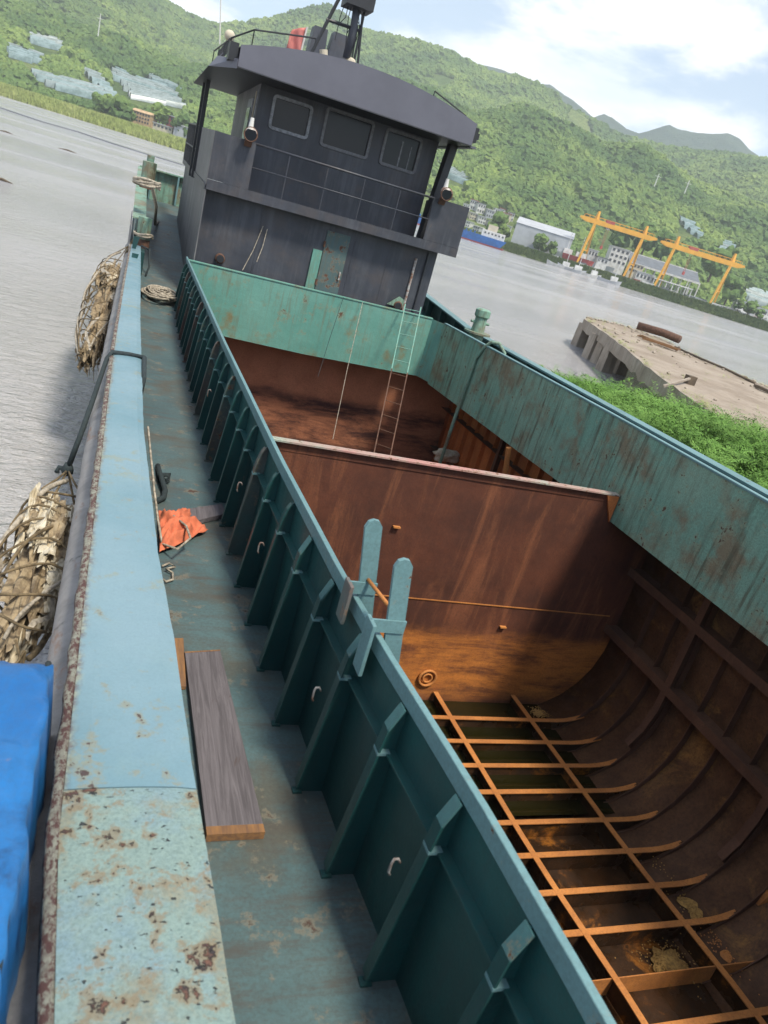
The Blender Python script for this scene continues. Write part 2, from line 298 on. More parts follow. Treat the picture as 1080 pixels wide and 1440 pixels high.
# hill ground
m = M('hill ground', 0.95, spec=0.1)
c = m.mix(m.ramp(m.noise(0.012, 6, 0.65), 0.4, 0.62), (0.09, 0.145, 0.045), (0.20, 0.25, 0.08))
c = m.mix(m.ramp(m.noise(0.02, 7, 0.7, vec=m.scl(loc=(50, 20, 0))), 0.60, 0.72, 0, 0.8), c, (0.30, 0.22, 0.12))
c = m.mix(m.ramp(m.noise(0.25, 5, 0.7), 0.35, 0.7, 0, 0.6), c, (0.035, 0.06, 0.022)); m.col(c); m.bump(m.noise(0.2, 6, 0.7), 4.0); MT['hill'] = m.m
m = M('haze-blued mountain forest', 0.95, spec=0.1)
c = m.mix(m.ramp(m.noise(0.03, 8, 0.75), 0.4, 0.6), (0.03, 0.062, 0.05), (0.055, 0.095, 0.065)); m.col(c); m.bump(m.noise(0.05, 7, 0.75), 14.0); MT['farhill'] = m.m  # blue of the distant haze put into the forest green
def foliage(name, a, b_, c3, s=0.011, trans=0.0):
    m = M(name, 0.85, spec=0.15)
    oi = m.n('ShaderNodeObjectInfo')
    c = m.mix(m.ramp(m.noise(s, 6, 0.65), 0.40, 0.62), a, b_)
    c = m.mix(m.math('MULTIPLY', oi.outputs['Random'], 0.75), c, c3)
    c = m.mix(m.ramp(m.noise(0.9, 5, 0.7), 0.4, 0.7, 0, 0.5), c, tuple(0.45 * x for x in a)); m.col(c)
    if trans: m.b.inputs['Transmission Weight'].default_value = 0; m.b.inputs['Subsurface Weight'].default_value = 0
    return m.m
MT['tree'] = foliage('forest foliage', (0.055, 0.105, 0.035), (0.21, 0.28, 0.07), (0.10, 0.17, 0.045))
MT['reed'] = foliage('reed foliage', (0.38, 0.44, 0.14), (0.48, 0.50, 0.20), (0.30, 0.37, 0.11), 0.05)
MT['bush'] = foliage('bush leaves', (0.13, 0.26, 0.05), (0.19, 0.33, 0.08), (0.07, 0.16, 0.03), 0.4)
MT['bushdark'] = simple('bush stems and shade leaves', (0.03, 0.07, 0.015), 0.9, 0.4, 3)
MT['mud'] = simple('bank soil', (0.17, 0.125, 0.08), 0.95, 0.4, 1.5, bump=0.05)
MT['bark'] = simple('bark', (0.12, 0.09, 0.06), 0.9, 0.4, 3)

# ------------------------------------------------------------------ mesh builder
class MB:
    def __init__(s): s.v = []; s.f = []; s.mi = []
    def add(s, vs, fs, mi=0):
        b = len(s.v); s.v += [tuple(v) for v in vs]; s.f += [tuple(i + b for i in f) for f in fs]; s.mi += [mi] * len(fs); return s
    def box(s, a, b, mi=0):
        x0, y0, z0 = a; x1, y1, z1 = b
        return s.hexa([(x0, y0, z0), (x1, y0, z0), (x1, y1, z0), (x0, y1, z0)], [(x0, y0, z1), (x1, y0, z1), (x1, y1, z1), (x0, y1, z1)], mi)
    def hexa(s, lo, hi, mi=0):
        return s.add(list(lo) + list(hi), [(3, 2, 1, 0), (4, 5, 6, 7), (0, 1, 5, 4), (1, 2, 6, 5), (2, 3, 7, 6), (3, 0, 4, 7)], mi)
    def beam(s, p, q, w, h, up=(0, 0, 1), w2=None, h2=None, mi=0):
        p, q = Vector(p), Vector(q); d = (q - p).normalized(); u = Vector(up)
        if abs(d.dot(u)) > 0.98: u = Vector((0, 1, 0))
        r = d.cross(u).normalized(); u = r.cross(d); w2 = w if w2 is None else w2; h2 = h if h2 is None else h2
        def ring(c, a, b): return [c - r * a / 2 - u * b / 2, c + r * a / 2 - u * b / 2, c + r * a / 2 + u * b / 2, c - r * a / 2 + u * b / 2]
        return s.hexa(ring(p, w, h), ring(q, w2, h2), mi)
    def tube(s, pts, r, n=8, closed=False, mi=0, caps=True):
        pts = [Vector(p) for p in pts]; L = len(pts); rr = r if isinstance(r, (list, tuple)) else [r] * L
        base = len(s.v); prev = None
        for i, p in enumerate(pts):
            a = pts[i - 1] if i else (pts[-1] if closed else p); b = pts[(i + 1) % L] if (i < L - 1 or closed) else p
            d = (b - a); d = d.normalized() if d.length > 1e-9 else Vector((0, 0, 1))
            if prev is None:
                t = Vector((0, 0, 1)) if abs(d.z) < 0.9 else Vector((1, 0, 0)); x = d.cross(t).normalized()
            else:
                x = prev - d * prev.dot(d); x = x.normalized() if x.length > 1e-6 else d.orthogonal().normalized()
            prev = x; y = d.cross(x)
            for k in range(n):
                an = 2 * math.pi * k / n; s.v.append(tuple(p + (x * math.cos(an) + y * math.sin(an)) * rr[i]))
        for i in range(L if closed else L - 1):
            j = (i + 1) % L
            for k in range(n):
                k2 = (k + 1) % n; s.f.append((base + i * n + k, base + i * n + k2, base + j * n + k2, base + j * n + k)); s.mi.append(mi)
        if not closed and caps:
            s.f.append(tuple(base + k for k in range(n))[::-1]); s.mi.append(mi)
            s.f.append(tuple(base + (L - 1) * n + k for k in range(n))); s.mi.append(mi)
        return s
    def slab(s, top, thick, mi=0):
        """closed slab from a grid of points: top[i][j]; thick is an offset vector"""
        t = Vector(thick); n, k = len(top), len(top[0]); b = len(s.v)
        for r in top:
            for p in r: s.v.append(tuple(p))
        for r in top:
            for p in r: s.v.append(tuple(Vector(p) + t))
        N = n * k; I = lambda i, j, o=0: b + i * k + j + o
        F = []
        for i in range(n - 1):
            for j in range(k - 1):
                F.append((I(i, j), I(i, j + 1), I(i + 1, j + 1), I(i + 1, j))); F.append((I(i, j, N), I(i + 1, j, N), I(i + 1, j + 1, N), I(i, j + 1, N)))
        for i in range(n - 1):
            F.append((I(i, 0), I(i + 1, 0), I(i + 1, 0, N), I(i, 0, N))); F.append((I(i, k - 1), I(i, k - 1, N), I(i + 1, k - 1, N), I(i + 1, k - 1)))
        for j in range(k - 1):
            F.append((I(0, j), I(0, j, N), I(0, j + 1, N), I(0, j + 1))); F.append((I(n - 1, j), I(n - 1, j + 1), I(n - 1, j + 1, N), I(n - 1, j, N)))
        s.f += F; s.mi += [mi] * len(F); return s
    def prism(s, poly, off, mi=0):
        n = len(poly); o = Vector(off); vs = [Vector(p) for p in poly] + [Vector(p) + o for p in poly]
        return s.add(vs, [tuple(range(n))[::-1], tuple(range(n, 2 * n))] + [(i, (i + 1) % n, (i + 1) % n + n, i + n) for i in range(n)], mi)
    def sheet(s, g, mi=0):
        n, k = len(g), len(g[0]); b = len(s.v)
        for r in g:
            for p in r: s.v.append(tuple(p))
        for i in range(n - 1):
            for j in range(k - 1): s.f.append((b + i * k + j, b + i * k + j + 1, b + (i + 1) * k + j + 1, b + (i + 1) * k + j)); s.mi.append(mi)
        return s
    def blob(s, c, r, seed=0, sub=2, amp=0.25, fr=1.5, rot=None, mi=0):
        bm = bmesh.new(); bmesh.ops.create_icosphere(bm, subdivisions=sub, radius=1)
        rm = rot or Matrix.Identity(3); b = len(s.v); o = Vector((seed * 3.1, seed * 1.7, seed * 0.9))
        for v in bm.verts:
            k = 1 + amp * mnoise.noise(v.co * fr + o); p = Vector((v.co.x * r[0], v.co.y * r[1], v.co.z * r[2])) * k
            s.v.append(tuple(Vector(c) + rm @ p))
        for f in bm.faces: s.f.append(tuple(b + v.index for v in f.verts)); s.mi.append(mi)
        bm.free(); return s
    def mesh(s, name, mats, smooth=False):
        me = bpy.data.meshes.new(name); me.from_pydata(s.v, [], s.f)
        for mm in (mats if isinstance(mats, (list, tuple)) else [mats]): me.materials.append(mm)
        me.polygons.foreach_set('material_index', s.mi)
        if smooth: me.polygons.foreach_set('use_smooth', [True] * len(me.polygons))
        me.update(); bm = bmesh.new(); bm.from_mesh(me); bmesh.ops.recalc_face_normals(bm, faces=bm.faces); bm.to_mesh(me); bm.free()
        return me
    def build(s, name, mats, parent=None, smooth=False, bevel=0.0, label=None, sub=0):
        o = bpy.data.objects.new(name, s.mesh(name, mats, smooth)); col.objects.link(o)
        if parent is not None:
            o.parent = parent
            if parent.type == 'EMPTY': o.location = -parent.location
        if bevel:
            b = o.modifiers.new('bevel', 'BEVEL'); b.width = bevel; b.segments = 2; b.limit_method = 'ANGLE'; b.angle_limit = R_(40)
        if sub: q = o.modifiers.new('sub', 'SUBSURF'); q.levels = sub; q.render_levels = sub
        if label: o['label'] = label
        return o
SHIP = []
def tag(o, label, cat, group=None, ship=True):
    o['label'] = label; o['category'] = cat
    if group: o['group'] = group
    if ship: SHIP.append(o)
    return o
def thing(name, label, cat, loc=(0, 0, 0), group=None, ship=True):
    o = bpy.data.objects.new(name, None); col.objects.link(o); o.location = loc; o.empty_display_size = 0.2
    return tag(o, label, cat, group, ship)
def struct(o): o['kind'] = 'structure'; return o
def lerp(xs, ys, x): return float(np.interp(x, xs, ys))
def copy_part(o, parent, loc):
    c = o.copy(); col.objects.link(c); c.parent = parent; c.location = loc; return c

# ================================================================== RIVER, HILLS
def vnoise(x, y, seed=0):
    xi, yi = np.floor(x).astype(np.int64), np.floor(y).astype(np.int64); fx, fy = x - xi, y - yi
    fx = fx * fx * (3 - 2 * fx); fy = fy * fy * (3 - 2 * fy)
    def h(a, b):
        n = (a * 374761393 + b * 668265263 + seed * 974634777) & 0xffffffff
        n = ((n ^ (n >> 13)) * 1274126177) & 0xffffffff; return ((n ^ (n >> 16)) & 0xffff) / 65535.0
    return (h(xi, yi) * (1 - fx) + h(xi + 1, yi) * fx) * (1 - fy) + (h(xi, yi + 1) * (1 - fx) + h(xi + 1, yi + 1) * fx) * fy
def fbm(x, y, o=5, seed=0):
    a, r, t = 1.0, 0.0, 0.0
    for i in range(o): r = r + a * (vnoise(x * 2 ** i, y * 2 ** i, seed + i) - 0.5); t += a; a *= 0.5
    return r / t * 2
def ridge(pts):
    q = sorted(st(*p) for p in pts); return np.array([a for a, b in q]), np.array([b for a, b in q])
R1 = ridge([(-500, -420), (-300, -300), (-100, -175), (0, -120), (120, -62), (205, -16), (262, 18), (300, 33), (345, 30), (400, 20), (440, 9), (458, 6), (475, 12), (500, 34), (520, 42), (560, 50), (600, 60), (630, 68), (655, 82), (692, 102),
            (735, 107), (772, 124), (800, 140), (835, 165), (870, 188), (930, 203), (985, 211), (1040, 215), (1080, 226), (1160, 255), (1300, 300), (1500, 380)])
R2 = ridge([(-300, -200), (0, -60), (200, 10), (420, 60), (600, 70), (660, 84), (735, 108), (775, 118), (800, 136), (835, 163), (850, 157), (862, 163), (882, 179), (900, 184), (925, 178), (940, 174), (955, 182), (985, 187), (1024, 187), (1040, 196),
            (1052, 208), (1080, 226), (1200, 290), (1500, 420)])
V0, VS, VR = 350.0, 440.0, 1350.0
def H1(u, v):
    u, v = np.asarray(u, float), np.asarray(v, float); s = u / v; t = np.interp(s, *R1)
    f = np.clip((v - VS) / (VR - VS), 0, None); g = np.where(f < 1, f ** 1.12, 1 - (f - 1) * 0.9)
    top = CAMH + t * VR - 7
    spur = fbm(u / 300 + 3.3, v / 620, 5, 3) * 120 + fbm(u / 70, v / 90, 4, 9) * 10
    env = np.clip(np.sin(np.clip(f, 0, 1) * math.pi), 0, 1) ** 0.8
    base = WATER + 2.8 + 1.2 * np.clip((v - V0 - 12) / 80, 0, 1)
    h = base + (top - base) * g + spur * env * np.clip(f * 3, 0, 1)
    bank = np.clip((v - V0) / 9, 0, 1)
    return np.where(v < V0 + 9, WATER - 1.0 + (base - WATER + 1.0) * bank, h)
def grid(name, hf, ss, vs, mat):
    S, V = np.meshgrid(ss, vs); U = S * V; Z = hf(U, V)
    X = RV[0] * U + HV[0] * V; Y = RV[1] * U + HV[1] * V
    me = bpy.data.meshes.new(name); n, k = S.shape
    verts = np.stack([X, Y, Z], -1).reshape(-1, 3); idx = np.arange(n * k).reshape(n, k)
    fc = np.stack([idx[:-1, :-1], idx[:-1, 1:], idx[1:, 1:], idx[1:, :-1]], -1).reshape(-1, 4)
    me.from_pydata(verts.tolist(), [], fc.tolist()); me.materials.append(mat); me.polygons.foreach_set('use_smooth', [True] * len(me.polygons))
    o = bpy.data.objects.new(name, me); col.objects.link(o); return struct(o)
vs1 = np.concatenate([np.linspace(V0 - 2, V0 + 12, 6), np.linspace(V0 + 20, VR, 190), np.linspace(VR + 30, VR * 1.6, 14)])
grid('green_hill', H1, np.linspace(-1.3, 1.3, 520), vs1, MT['hill'])
V2 = 2300.0
def H2(u, v):
    s = u / v; t = np.interp(s, *R2); f = (v - 1550) / (V2 - 1550); g = np.where(f < 1, np.clip(f, 0, 1), 1 - (f - 1) * 1.2)
    return (CAMH + t * V2) * g + fbm(u / 400, v / 500, 6, 21) * 120 * np.clip(np.sin(np.clip(f, 0, 1) * math.pi), 0, 1) + fbm(u / 60, v / 60, 3, 5) * 7
grid('far_mountain', H2, np.linspace(-1.3, 1.3, 520), np.linspace(1550, 2900, 90), MT['farhill'])

# water with an opening where the barge floats
HX0, HX1, HY0, HY1 = 0.16, 7.9, -5.8, 28.0
xs = [-9000, -60, HX0, HX1, 60, 9000]; ys = [-9000, -60, HY0, HY1, 120, 9000]
wb = MB(); P = {}
for i, x in enumerate(xs):
    for j, y in enumerate(ys): P[i, j] = len(wb.v); wb.v.append((x, y, WATER))
for i in range(5):
    for j in range(5):
        if i == 2 and j == 2: continue
        wb.f.append((P[i, j], P[i + 1, j], P[i + 1, j + 1], P[i, j + 1])); wb.mi.append(0)
struct(wb.build('river_water', MT['water']))
bed = MB().add([(-9100, -9100, -7), (9100, -9100, -7), (9100, 9100, -7), (-9100, 9100, -7)], [(0, 1, 2, 3)]).build('river_bed', MT['mud']); struct(bed)

def hit(px, py):
    s, t = st(px, py); v = np.arange(V0 + 5, VR, 1.5); h = H1(s * v, v); z = CAMH + t * v
    k = np.nonzero(h >= z)[0]; return (s * v[k[0]], v[k[0]]) if len(k) else (s * VR, VR)
def ground(u, v): return uvw(u, v, float(H1(u, v)))

# ---- greenhouse fields on the slopes
FIELDS = []
def field(corners, n, label, axis=0, dark=False):
    c = [hit(*p) for p in corners]; FIELDS.append(c)
    root = thing('greenhouse_field', label, 'greenhouse', tuple(ground(*c[0])), 'greenhouse terraces on the hillside', ship=False)
    for i in range(n):
        a, b = (i + 0.08) / n, (i + 0.74) / n; mb = MB()
        def pt(x, y):
            if axis: x, y = y, x
            u = (c[0][0] * (1 - x) + c[1][0] * x) * (1 - y) + (c[3][0] * (1 - x) + c[2][0] * x) * y
            v = (c[0][1] * (1 - x) + c[1][1] * x) * (1 - y) + (c[3][1] * (1 - x) + c[2][1] * x) * y; return u, v
        e0, e1 = 0.22 * random.random() ** 2, 1 - 0.35 * random.random() ** 2
        g = []
        for k in range(9):
            x = e0 + (e1 - e0) * k / 8; p, q = pt(x, a), pt(x, b); zz_ = max(float(H1(*p)), float(H1(*q))) 
            row = []
            for q_ in range(6):
                w_ = q_ / 5; zb = float(H1(*p)) * (1 - w_) + float(H1(*q)) * w_
                row.append(uvw(p[0] * (1 - w_) + q[0] * w_, p[1] * (1 - w_) + q[1] * w_, zb + 0.2 + 3.6 * math.sin(math.pi * w_) ** 0.5))
            g.append(row)
        mb.sheet(g).build('plastic_tunnel', MT['film2' if random.random() < .45 else 'film'], root, smooth=True)
field([(8, 66), (62, 84), (56, 96), (10, 82)], 5, 'small pale greenhouse terrace highest at the far left of the slope')
field([(40, 52), (92, 62), (88, 74), (42, 62)], 4, 'narrow pale greenhouse strip above the left terraces')
field([(108, 96), (140, 110), (168, 142), (150, 140)], 5, 'smooth pale triangular greenhouse patch on the left slope')
field([(146, 92), (252, 134), (262, 158), (176, 140)], 11, 'largest blue green greenhouse field of long parallel tunnels on the left slope')
field([(40, 104), (150, 132), (170, 152), (60, 124)], 7, 'low grey greenhouse terrace just above the left reed bank')
field([(198, 102), (246, 124), (256, 134), (214, 118)], 4, 'thin pale greenhouse strip behind the large tunnel field')
field([(612, 232), (655, 250), (660, 264), (616, 246)], 5, 'pale greenhouse patch right of the wheelhouse roof post')
field([(948, 306), (978, 318), (992, 346), (982, 340)], 4, 'narrow pale terrace strip on the slope above the second crane')
field([(1008, 342), (1034, 348), (1030, 366), (1008, 358)], 5, 'small grey terrace behind the right end of the second crane')
field([(1042, 406), (1080, 418), (1080, 436), (1046, 424)], 6, 'low grey greenhouse rows at the right edge by the shore')

def inpoly(u, v, c):
    r = np.zeros(u.shape, bool); j = len(c) - 1
    for i in range(len(c)):
        (xi, yi), (xj, yj) = c[i], c[j]
        r ^= ((yi > v) != (yj > v)) & (u < (xj - xi) * (v - yi) / ((yj - yi) + 1e-9) + xi); j = i
    return r
# ---- instancing helper for foliage masses
def scatter(name, pts, scales, protos, zrot, tilt=None, keep=False):
    me = bpy.data.meshes.new(name + '_points'); me.from_pydata([tuple(p) for p in pts], [], [])
    a = me.attributes.new('sc', 'FLOAT', 'POINT'); a.data.foreach_set('value', np.asarray(scales, 'f'))
    rt = np.zeros((len(pts), 3), 'f'); rt[:, 2] = zrot
    if tilt is not None: rt[:, 0] = tilt
    b = me.attributes.new('rt', 'FLOAT_VECTOR', 'POINT'); b.data.foreach_set('vector', rt.ravel())
    o = bpy.data.objects.new(name, me); col.objects.link(o)
    pc = bpy.data.collections.new(name + '_kinds')
    for p in protos: pc.objects.link(p)
    ng = bpy.data.node_groups.new(name, 'GeometryNodeTree'); ng.interface.new_socket('Geometry', in_out='INPUT', socket_type='NodeSocketGeometry'); ng.interface.new_socket('Geometry', in_out='OUTPUT', socket_type='NodeSocketGeometry')
    N = ng.nodes.new; gi, go = N('NodeGroupInput'), N('NodeGroupOutput'); ip = N('GeometryNodeInstanceOnPoints'); ci = N('GeometryNodeCollectionInfo')
    ci.inputs[0].default_value = pc; ci.inputs[1].default_value = True; ci.inputs[2].default_value = True
    ip.inputs['Pick Instance'].default_value = True
    s1 = N('GeometryNodeInputNamedAttribute'); s1.data_type = 'FLOAT'; s1.inputs[0].default_value = 'sc'
    s2 = N('GeometryNodeInputNamedAttribute'); s2.data_type = 'FLOAT_VECTOR'; s2.inputs[0].default_value = 'rt'
    L = ng.links.new; L(gi.outputs[0], ip.inputs['Points']); L(ci.outputs[0], ip.inputs['Instance']); L(s1.outputs[0], ip.inputs['Scale']); L(s2.outputs[0], ip.inputs['Rotation']); L(ip.outputs[0], go.inputs[0])
    md = o.modifiers.new('scatter', 'NODES'); md.node_group = ng; o['kind'] = 'stuff'; return o
def protoobj(mb, name, mat, smooth=True): return bpy.data.objects.new(name, mb.mesh(name, mat, smooth))
def crown_proto(i, mat):
    mb = MB()
    for k in range(4):
        an = k * 1.7 + i; mb.blob((0.30 * math.cos(an), 0.30 * math.sin(an), 0.45 + 0.2 * math.sin(k * 2.1 + i)), (0.42, 0.42, 0.40 + 0.08 * (k % 2)), seed=i * 5 + k, sub=2, amp=0.75, fr=2.4)
    return protoobj(mb, 'crown', mat, False)
# ---- reeds and bank grass along the far shore
def reed_proto(i, mat, n=26, h=1.0, spread=0.5):
    mb = MB(); r = random.Random(i)
    for k in range(n):
        x, y = r.uniform(-spread, spread), r.uniform(-spread, spread); a = r.uniform(0, 3.14); w_ = 0.05; hh = h * r.uniform(0.6, 1.05); lx, ly = r.uniform(-.15, .15), r.uniform(-.15, .15)
        dx, dy = w_ * math.cos(a), w_ * math.sin(a)
        mb.add([(x - dx, y - dy, 0), (x + dx, y + dy, 0), (x + lx + dx, y + ly + dy, hh * 0.7), (x + lx * 1.8, y + ly * 1.8, hh), (x + lx - dx, y + ly - dy, hh * 0.7)], [(0, 1, 2, 3, 4)])
    return protoobj(mb, 'reed_clump', mat, False)
smax_l = st(268, 213)[0]
NR = 6500
s_ = rng.uniform(-0.95, smax_l + 0.10, NR); v_ = V0 + rng.uniform(2, 22, NR); u_ = s_ * v_; z_ = H1(u_, v_) - 0.2
scatter('reed_bank', np.stack([RV[0] * u_ + HV[0] * v_, RV[1] * u_ + HV[1] * v_, z_], -1), rng.uniform(1.6, 3.0, NR), [reed_proto(i, MT['reed']) for i in range(3)], rng.uniform(0, 6.28, NR))
NR = 6500
s_ = rng.uniform(smax_l + 0.12, 0.95, NR); v_ = V0 + rng.uniform(2, 14, NR); u_ = s_ * v_; z_ = H1(u_, v_) - 0.2
MT['grassy'] = foliage('bank grass', (0.10, 0.15, 0.045), (0.15, 0.19, 0.06), (0.06, 0.10, 0.03), 0.05)
scatter('bank_grass', np.stack([RV[0] * u_ + HV[0] * v_, RV[1] * u_ + HV[1] * v_, z_], -1), rng.uniform(0.8, 2.0, NR), [reed_proto(i + 9, MT['grassy']) for i in range(3)], rng.uniform(0, 6.28, NR))

# ---- separate trees on the far shore
tree_meshes = []
for i in range(4):
    mb = MB()
    for k in range(9):
        an = k * 2.4 + i; rr = 0.36 * math.sqrt((k + 0.5) / 9); mb.blob((rr * math.cos(an), rr * math.sin(an), 0.5 + 0.32 * math.sin(k * 1.9 + i)), (0.26, 0.26, 0.24), seed=i * 11 + k, sub=2, amp=0.8, fr=2.6)
    tree_meshes.append((mb.mesh('crown', MT['tree']), MB().tube([(0, 0, -0.3), (0.02, 0, 0.25), (0, 0.02, 0.6)], [0.05, 0.035, 0.015], 6).mesh('trunk', MT['bark'])))
def shore_tree(px, py, v, size, label, i):
    p = wp(px, py, v); r = thing('broadleaf_tree', label, 'tree', tuple(p), 'trees along the far shore', ship=False)
    for nm, me in zip(('crown', 'trunk'), tree_meshes[i % 4]):
        o = bpy.data.objects.new(nm, me); col.objects.link(o); o.parent = r; o.scale = (size,) * 3; o.rotation_euler = (0, 0, i * 1.3)
for i, (px, py, v, s, lb) in enumerate([
    (140, 160, 375, 8, 'round green tree behind the left reed bank, leftmost of its row'), (152, 163, 376, 9, 'second green tree from the left in the row behind the reeds'),
    (165, 168, 377, 9.5, 'tallest green tree in the row beside the tan houses'), (176, 173, 375, 8, 'green tree touching the left side of the tan houses'),
    (224, 172, 392, 8, 'green tree between the tan house and the red brown house'), (252, 188, 380, 8, 'dark tree in front of the pale box house near the wheelhouse rail'),
    (696, 327, 392, 9, 'dark round tree among the white village houses'), (705, 334, 380, 6, 'dark tree by the left end of the big grey shed'), (757, 352, 368, 7, 'dark tree standing in front of the big grey shed'),
    (774, 356, 366, 5, 'small dark bush at the right end of the grey shed'), (1038, 434, 362, 4, 'small round dark tree on the right bank, left of three'), (1052, 440, 362, 5.5, 'round dark tree on the right bank, middle of three'), (1066, 447, 362, 4, 'small dark tree on the right bank, right of three'),
    (1022, 420, 385, 10, 'dark tree right of the second crane legs'), (905, 350, 420, 12, 'large dark tree behind the first crane'), (1000, 385, 420, 14, 'large dark tree behind the right legs of the second crane'), (870, 348, 420, 12, 'large dark tree seen under the beam of the first crane'), (930, 362, 425, 12, 'dark tree between the two cranes')]):
    shore_tree(px, py, v, s, lb, i)

# ---- buildings
CLEAR = []
def house(px, py, v, wpx, hpx, depth, label, wall='white', roof=None, storeys=2, cols=4, name='house', yaw=0.0, cat='house', group=None, gable=0.0):
    if v >= 400:
        u_h, v = hit(px, py); v += 2; p = uvw(st(px, py)[0] * v, v, float(H1(st(px, py)[0] * v, v)))
    p = wp(px, py, v) if v < 400 else p; sc = v / FPX; W, H = wpx * sc, hpx * sc
    CLEAR.append((p.dot(Vector(RV)), v, W / 2 + 4, 75))
    g0 = float(H1(p.dot(Vector(RV)), v)); base = min(p.z, g0) - 1.0
    r = thing(name, label, cat, (p.x, p.y, base), group, ship=False)
    ux = Vector(RV) * math.cos(yaw) + Vector(HV) * math.sin(yaw); uy = Vector(HV) * math.cos(yaw) - Vector(RV) * math.sin(yaw); up = Vector((0, 0, 1))
    C = lambda a, b, c: p + ux * a + uy * b + up * c
    def bx(mb, a0, b0, c0, a1, b1, c1): mb.hexa([C(a0, b0, c0), C(a1, b0, c0), C(a1, b1, c0), C(a0, b1, c0)], [C(a0, b0, c1), C(a1, b0, c1), C(a1, b1, c1), C(a0, b1, c1)])
    mb = MB(); bx(mb, -W / 2, 0, base - p.z, W / 2, depth, H)
    mb.build('wall', MT[wall], r)
    mb = MB()
    if gable:
        e = 0.3; mb.prism([C(-W / 2 - e, -e, H), C(-W / 2 - e, depth + e, H), C(-W / 2 - e, depth / 2, H + gable)], ux * (W + 2 * e))
    else: bx(mb, -W / 2 - 0.3, -0.3, H, W / 2 + 0.3, depth + 0.3, H + 0.35)
    mb.build('roof', MT[roof or 'lgrey'], r)
    if cols:
        fh = H / storeys
        for k in range(storeys):
            for q in range(cols):
                x = -W / 2 + W * (q + 0.5) / cols; ww = W / cols * 0.27; mb = MB(); bx(mb, x - ww, -0.12, fh * (k + 0.3), x + ww, 0.1, fh * (k + 0.78)); mb.build('window', MT['window'], r)
    return r
G = 'village houses across the river'
vill = [(652, 298, 500, 8, 12, 'white', 'lgrey'), (662, 292, 520, 8, 12, 'white', 'redroof'), (664, 306, 480, 9, 8, 'cream', 'lgrey'), (674, 298, 500, 10, 12, 'white', 'dgrey'), (676, 312, 455, 10, 9, 'white', 'lgrey'),
        (687, 304, 490, 9, 10, 'lgrey', 'white'), (689, 318, 450, 9, 8, 'white', 'dgrey'), (697, 305, 505, 8, 11, 'white', 'lgrey'), (708, 311, 480, 10, 12, 'cream', 'redroof'), (716, 308, 505, 8, 10, 'white', 'dgrey'),
        (712, 324, 450, 8, 8, 'white', 'lgrey'), (655, 316, 440, 8, 7, 'white', 'lgrey'), (668, 322, 430, 9, 7, 'lgrey', 'white'), (683, 328, 420, 8, 6, 'white', 'dgrey'), (703, 300, 520, 6, 8, 'white', 'redroof')]
desc = ['leftmost white village house beside the wheelhouse parapet', 'white house with red roof at the upper left of the village', 'cream low house under the red roofed one', 'white dark roofed house left of the village middle', 'white house on the lower left row above the blue ship',
        'grey walled white roofed house in the middle of the village', 'low white dark roofed house right above the blue ship', 'upper white house in the middle of the village', 'cream red roofed house near the right end of the village', 'rightmost upper white house with dark roof in the village',
        'low white house left of the big grey shed', 'small white house lowest on the left behind the blue ship', 'small grey house directly behind the blue ship', 'small dark roofed house behind the ship cabin', 'small red roofed house highest in the village']
for (px, py, v, wpx, hpx, wl, rf), d in zip(vill, desc): house(px, py + 4, v, wpx, hpx, 8, d, wl, rf, 2, 3, yaw=random.uniform(-.3, .3), group=G)
house(757, 352, 372, 76, 25, 26, 'long plain pale grey industrial shed on the far bank', 'lgrey', 'lgrey', 1, 0, name='industrial_shed', cat='shed', gable=3.0, yaw=-0.1)
house(866, 372, 385, 24, 20, 10, 'white three storey block between the first crane legs', 'white', 'lgrey', 3, 4, name='office_block', cat='building')
house(846, 371, 372, 14, 7, 6, 'low white hut right of the first crane left legs', 'white', 'dgrey', 1, 3, group='yard huts')
house(892, 384, 385, 18, 11, 8, 'pale two storey hut behind the right legs of the first crane', 'cream', 'white', 2, 4, group='yard huts')
house(832, 362, 378, 12, 9, 6, 'white hut beside the red boat', 'white', 'lgrey', 1, 3, group='yard huts')
house(905, 395, 372, 24, 9, 6, 'long low pale hut under the dark roofed open shed', 'white', 'lgrey', 1, 5, group='yard huts')
house(196, 173, 385, 26, 13, 9, 'tan three storey house row behind the left trees', 'tan', 'tan', 3, 7, gable=1.2)
house(240, 178, 395, 14, 12, 8, 'red brown house on the left shore near the wheelhouse', 'redroof', 'lgrey', 2, 3)
house(250, 190, 378, 13, 12, 8, 'pale green white box house right beside the wheelhouse rail', 'lgrey', 'white', 1, 0)
house(218, 193, 370, 56, 4, 3, 'long low pale wall along the left reed bank', 'lgrey', 'lgrey', 1, 0, name='shore_wall', cat='wall')
house(228, 182, 380, 26, 5, 5, 'low cream huts between trees behind the left reeds', 'cream', 'lgrey', 1, 5)
for i, (px, py, wpx, d) in enumerate([(1045, 428, 22, 'low white shed behind the right bank, left of two'), (1072, 438, 20, 'low white shed at the right picture edge'), (1040, 440, 60, 'long low white wall on the right bank')]):
    house(px, py + 6, 368 + (i < 2) * 14, wpx, 8 if i < 2 else 3, 5, d, 'white', 'lgrey', 1, 4 if i < 2 else 0, name='shore_shed' if i < 2 else 'shore_wall', cat='shed' if i < 2 else 'wall')
for i, (px, py, v, wpx, hpx, d) in enumerate([(882, 332, 620, 20, 7, 'pale hillside house row seen just above the first crane beam'), (962, 318, 700, 10, 4, 'small pale roof high on the slope above the second crane'), (858, 326, 560, 12, 5, 'pale hillside roof behind the first crane beam, left of another')]):
    house(px, py, v, wpx, hpx, 10, d, 'lgrey', 'white', 1, 5, group='hillside houses')
NT = 130000
s_ = rng.uniform(-0.95, 0.95, NT); v_ = np.sqrt(rng.uniform((VS - 5) ** 2, (VR + 25) ** 2, NT)); u_ = s_ * v_
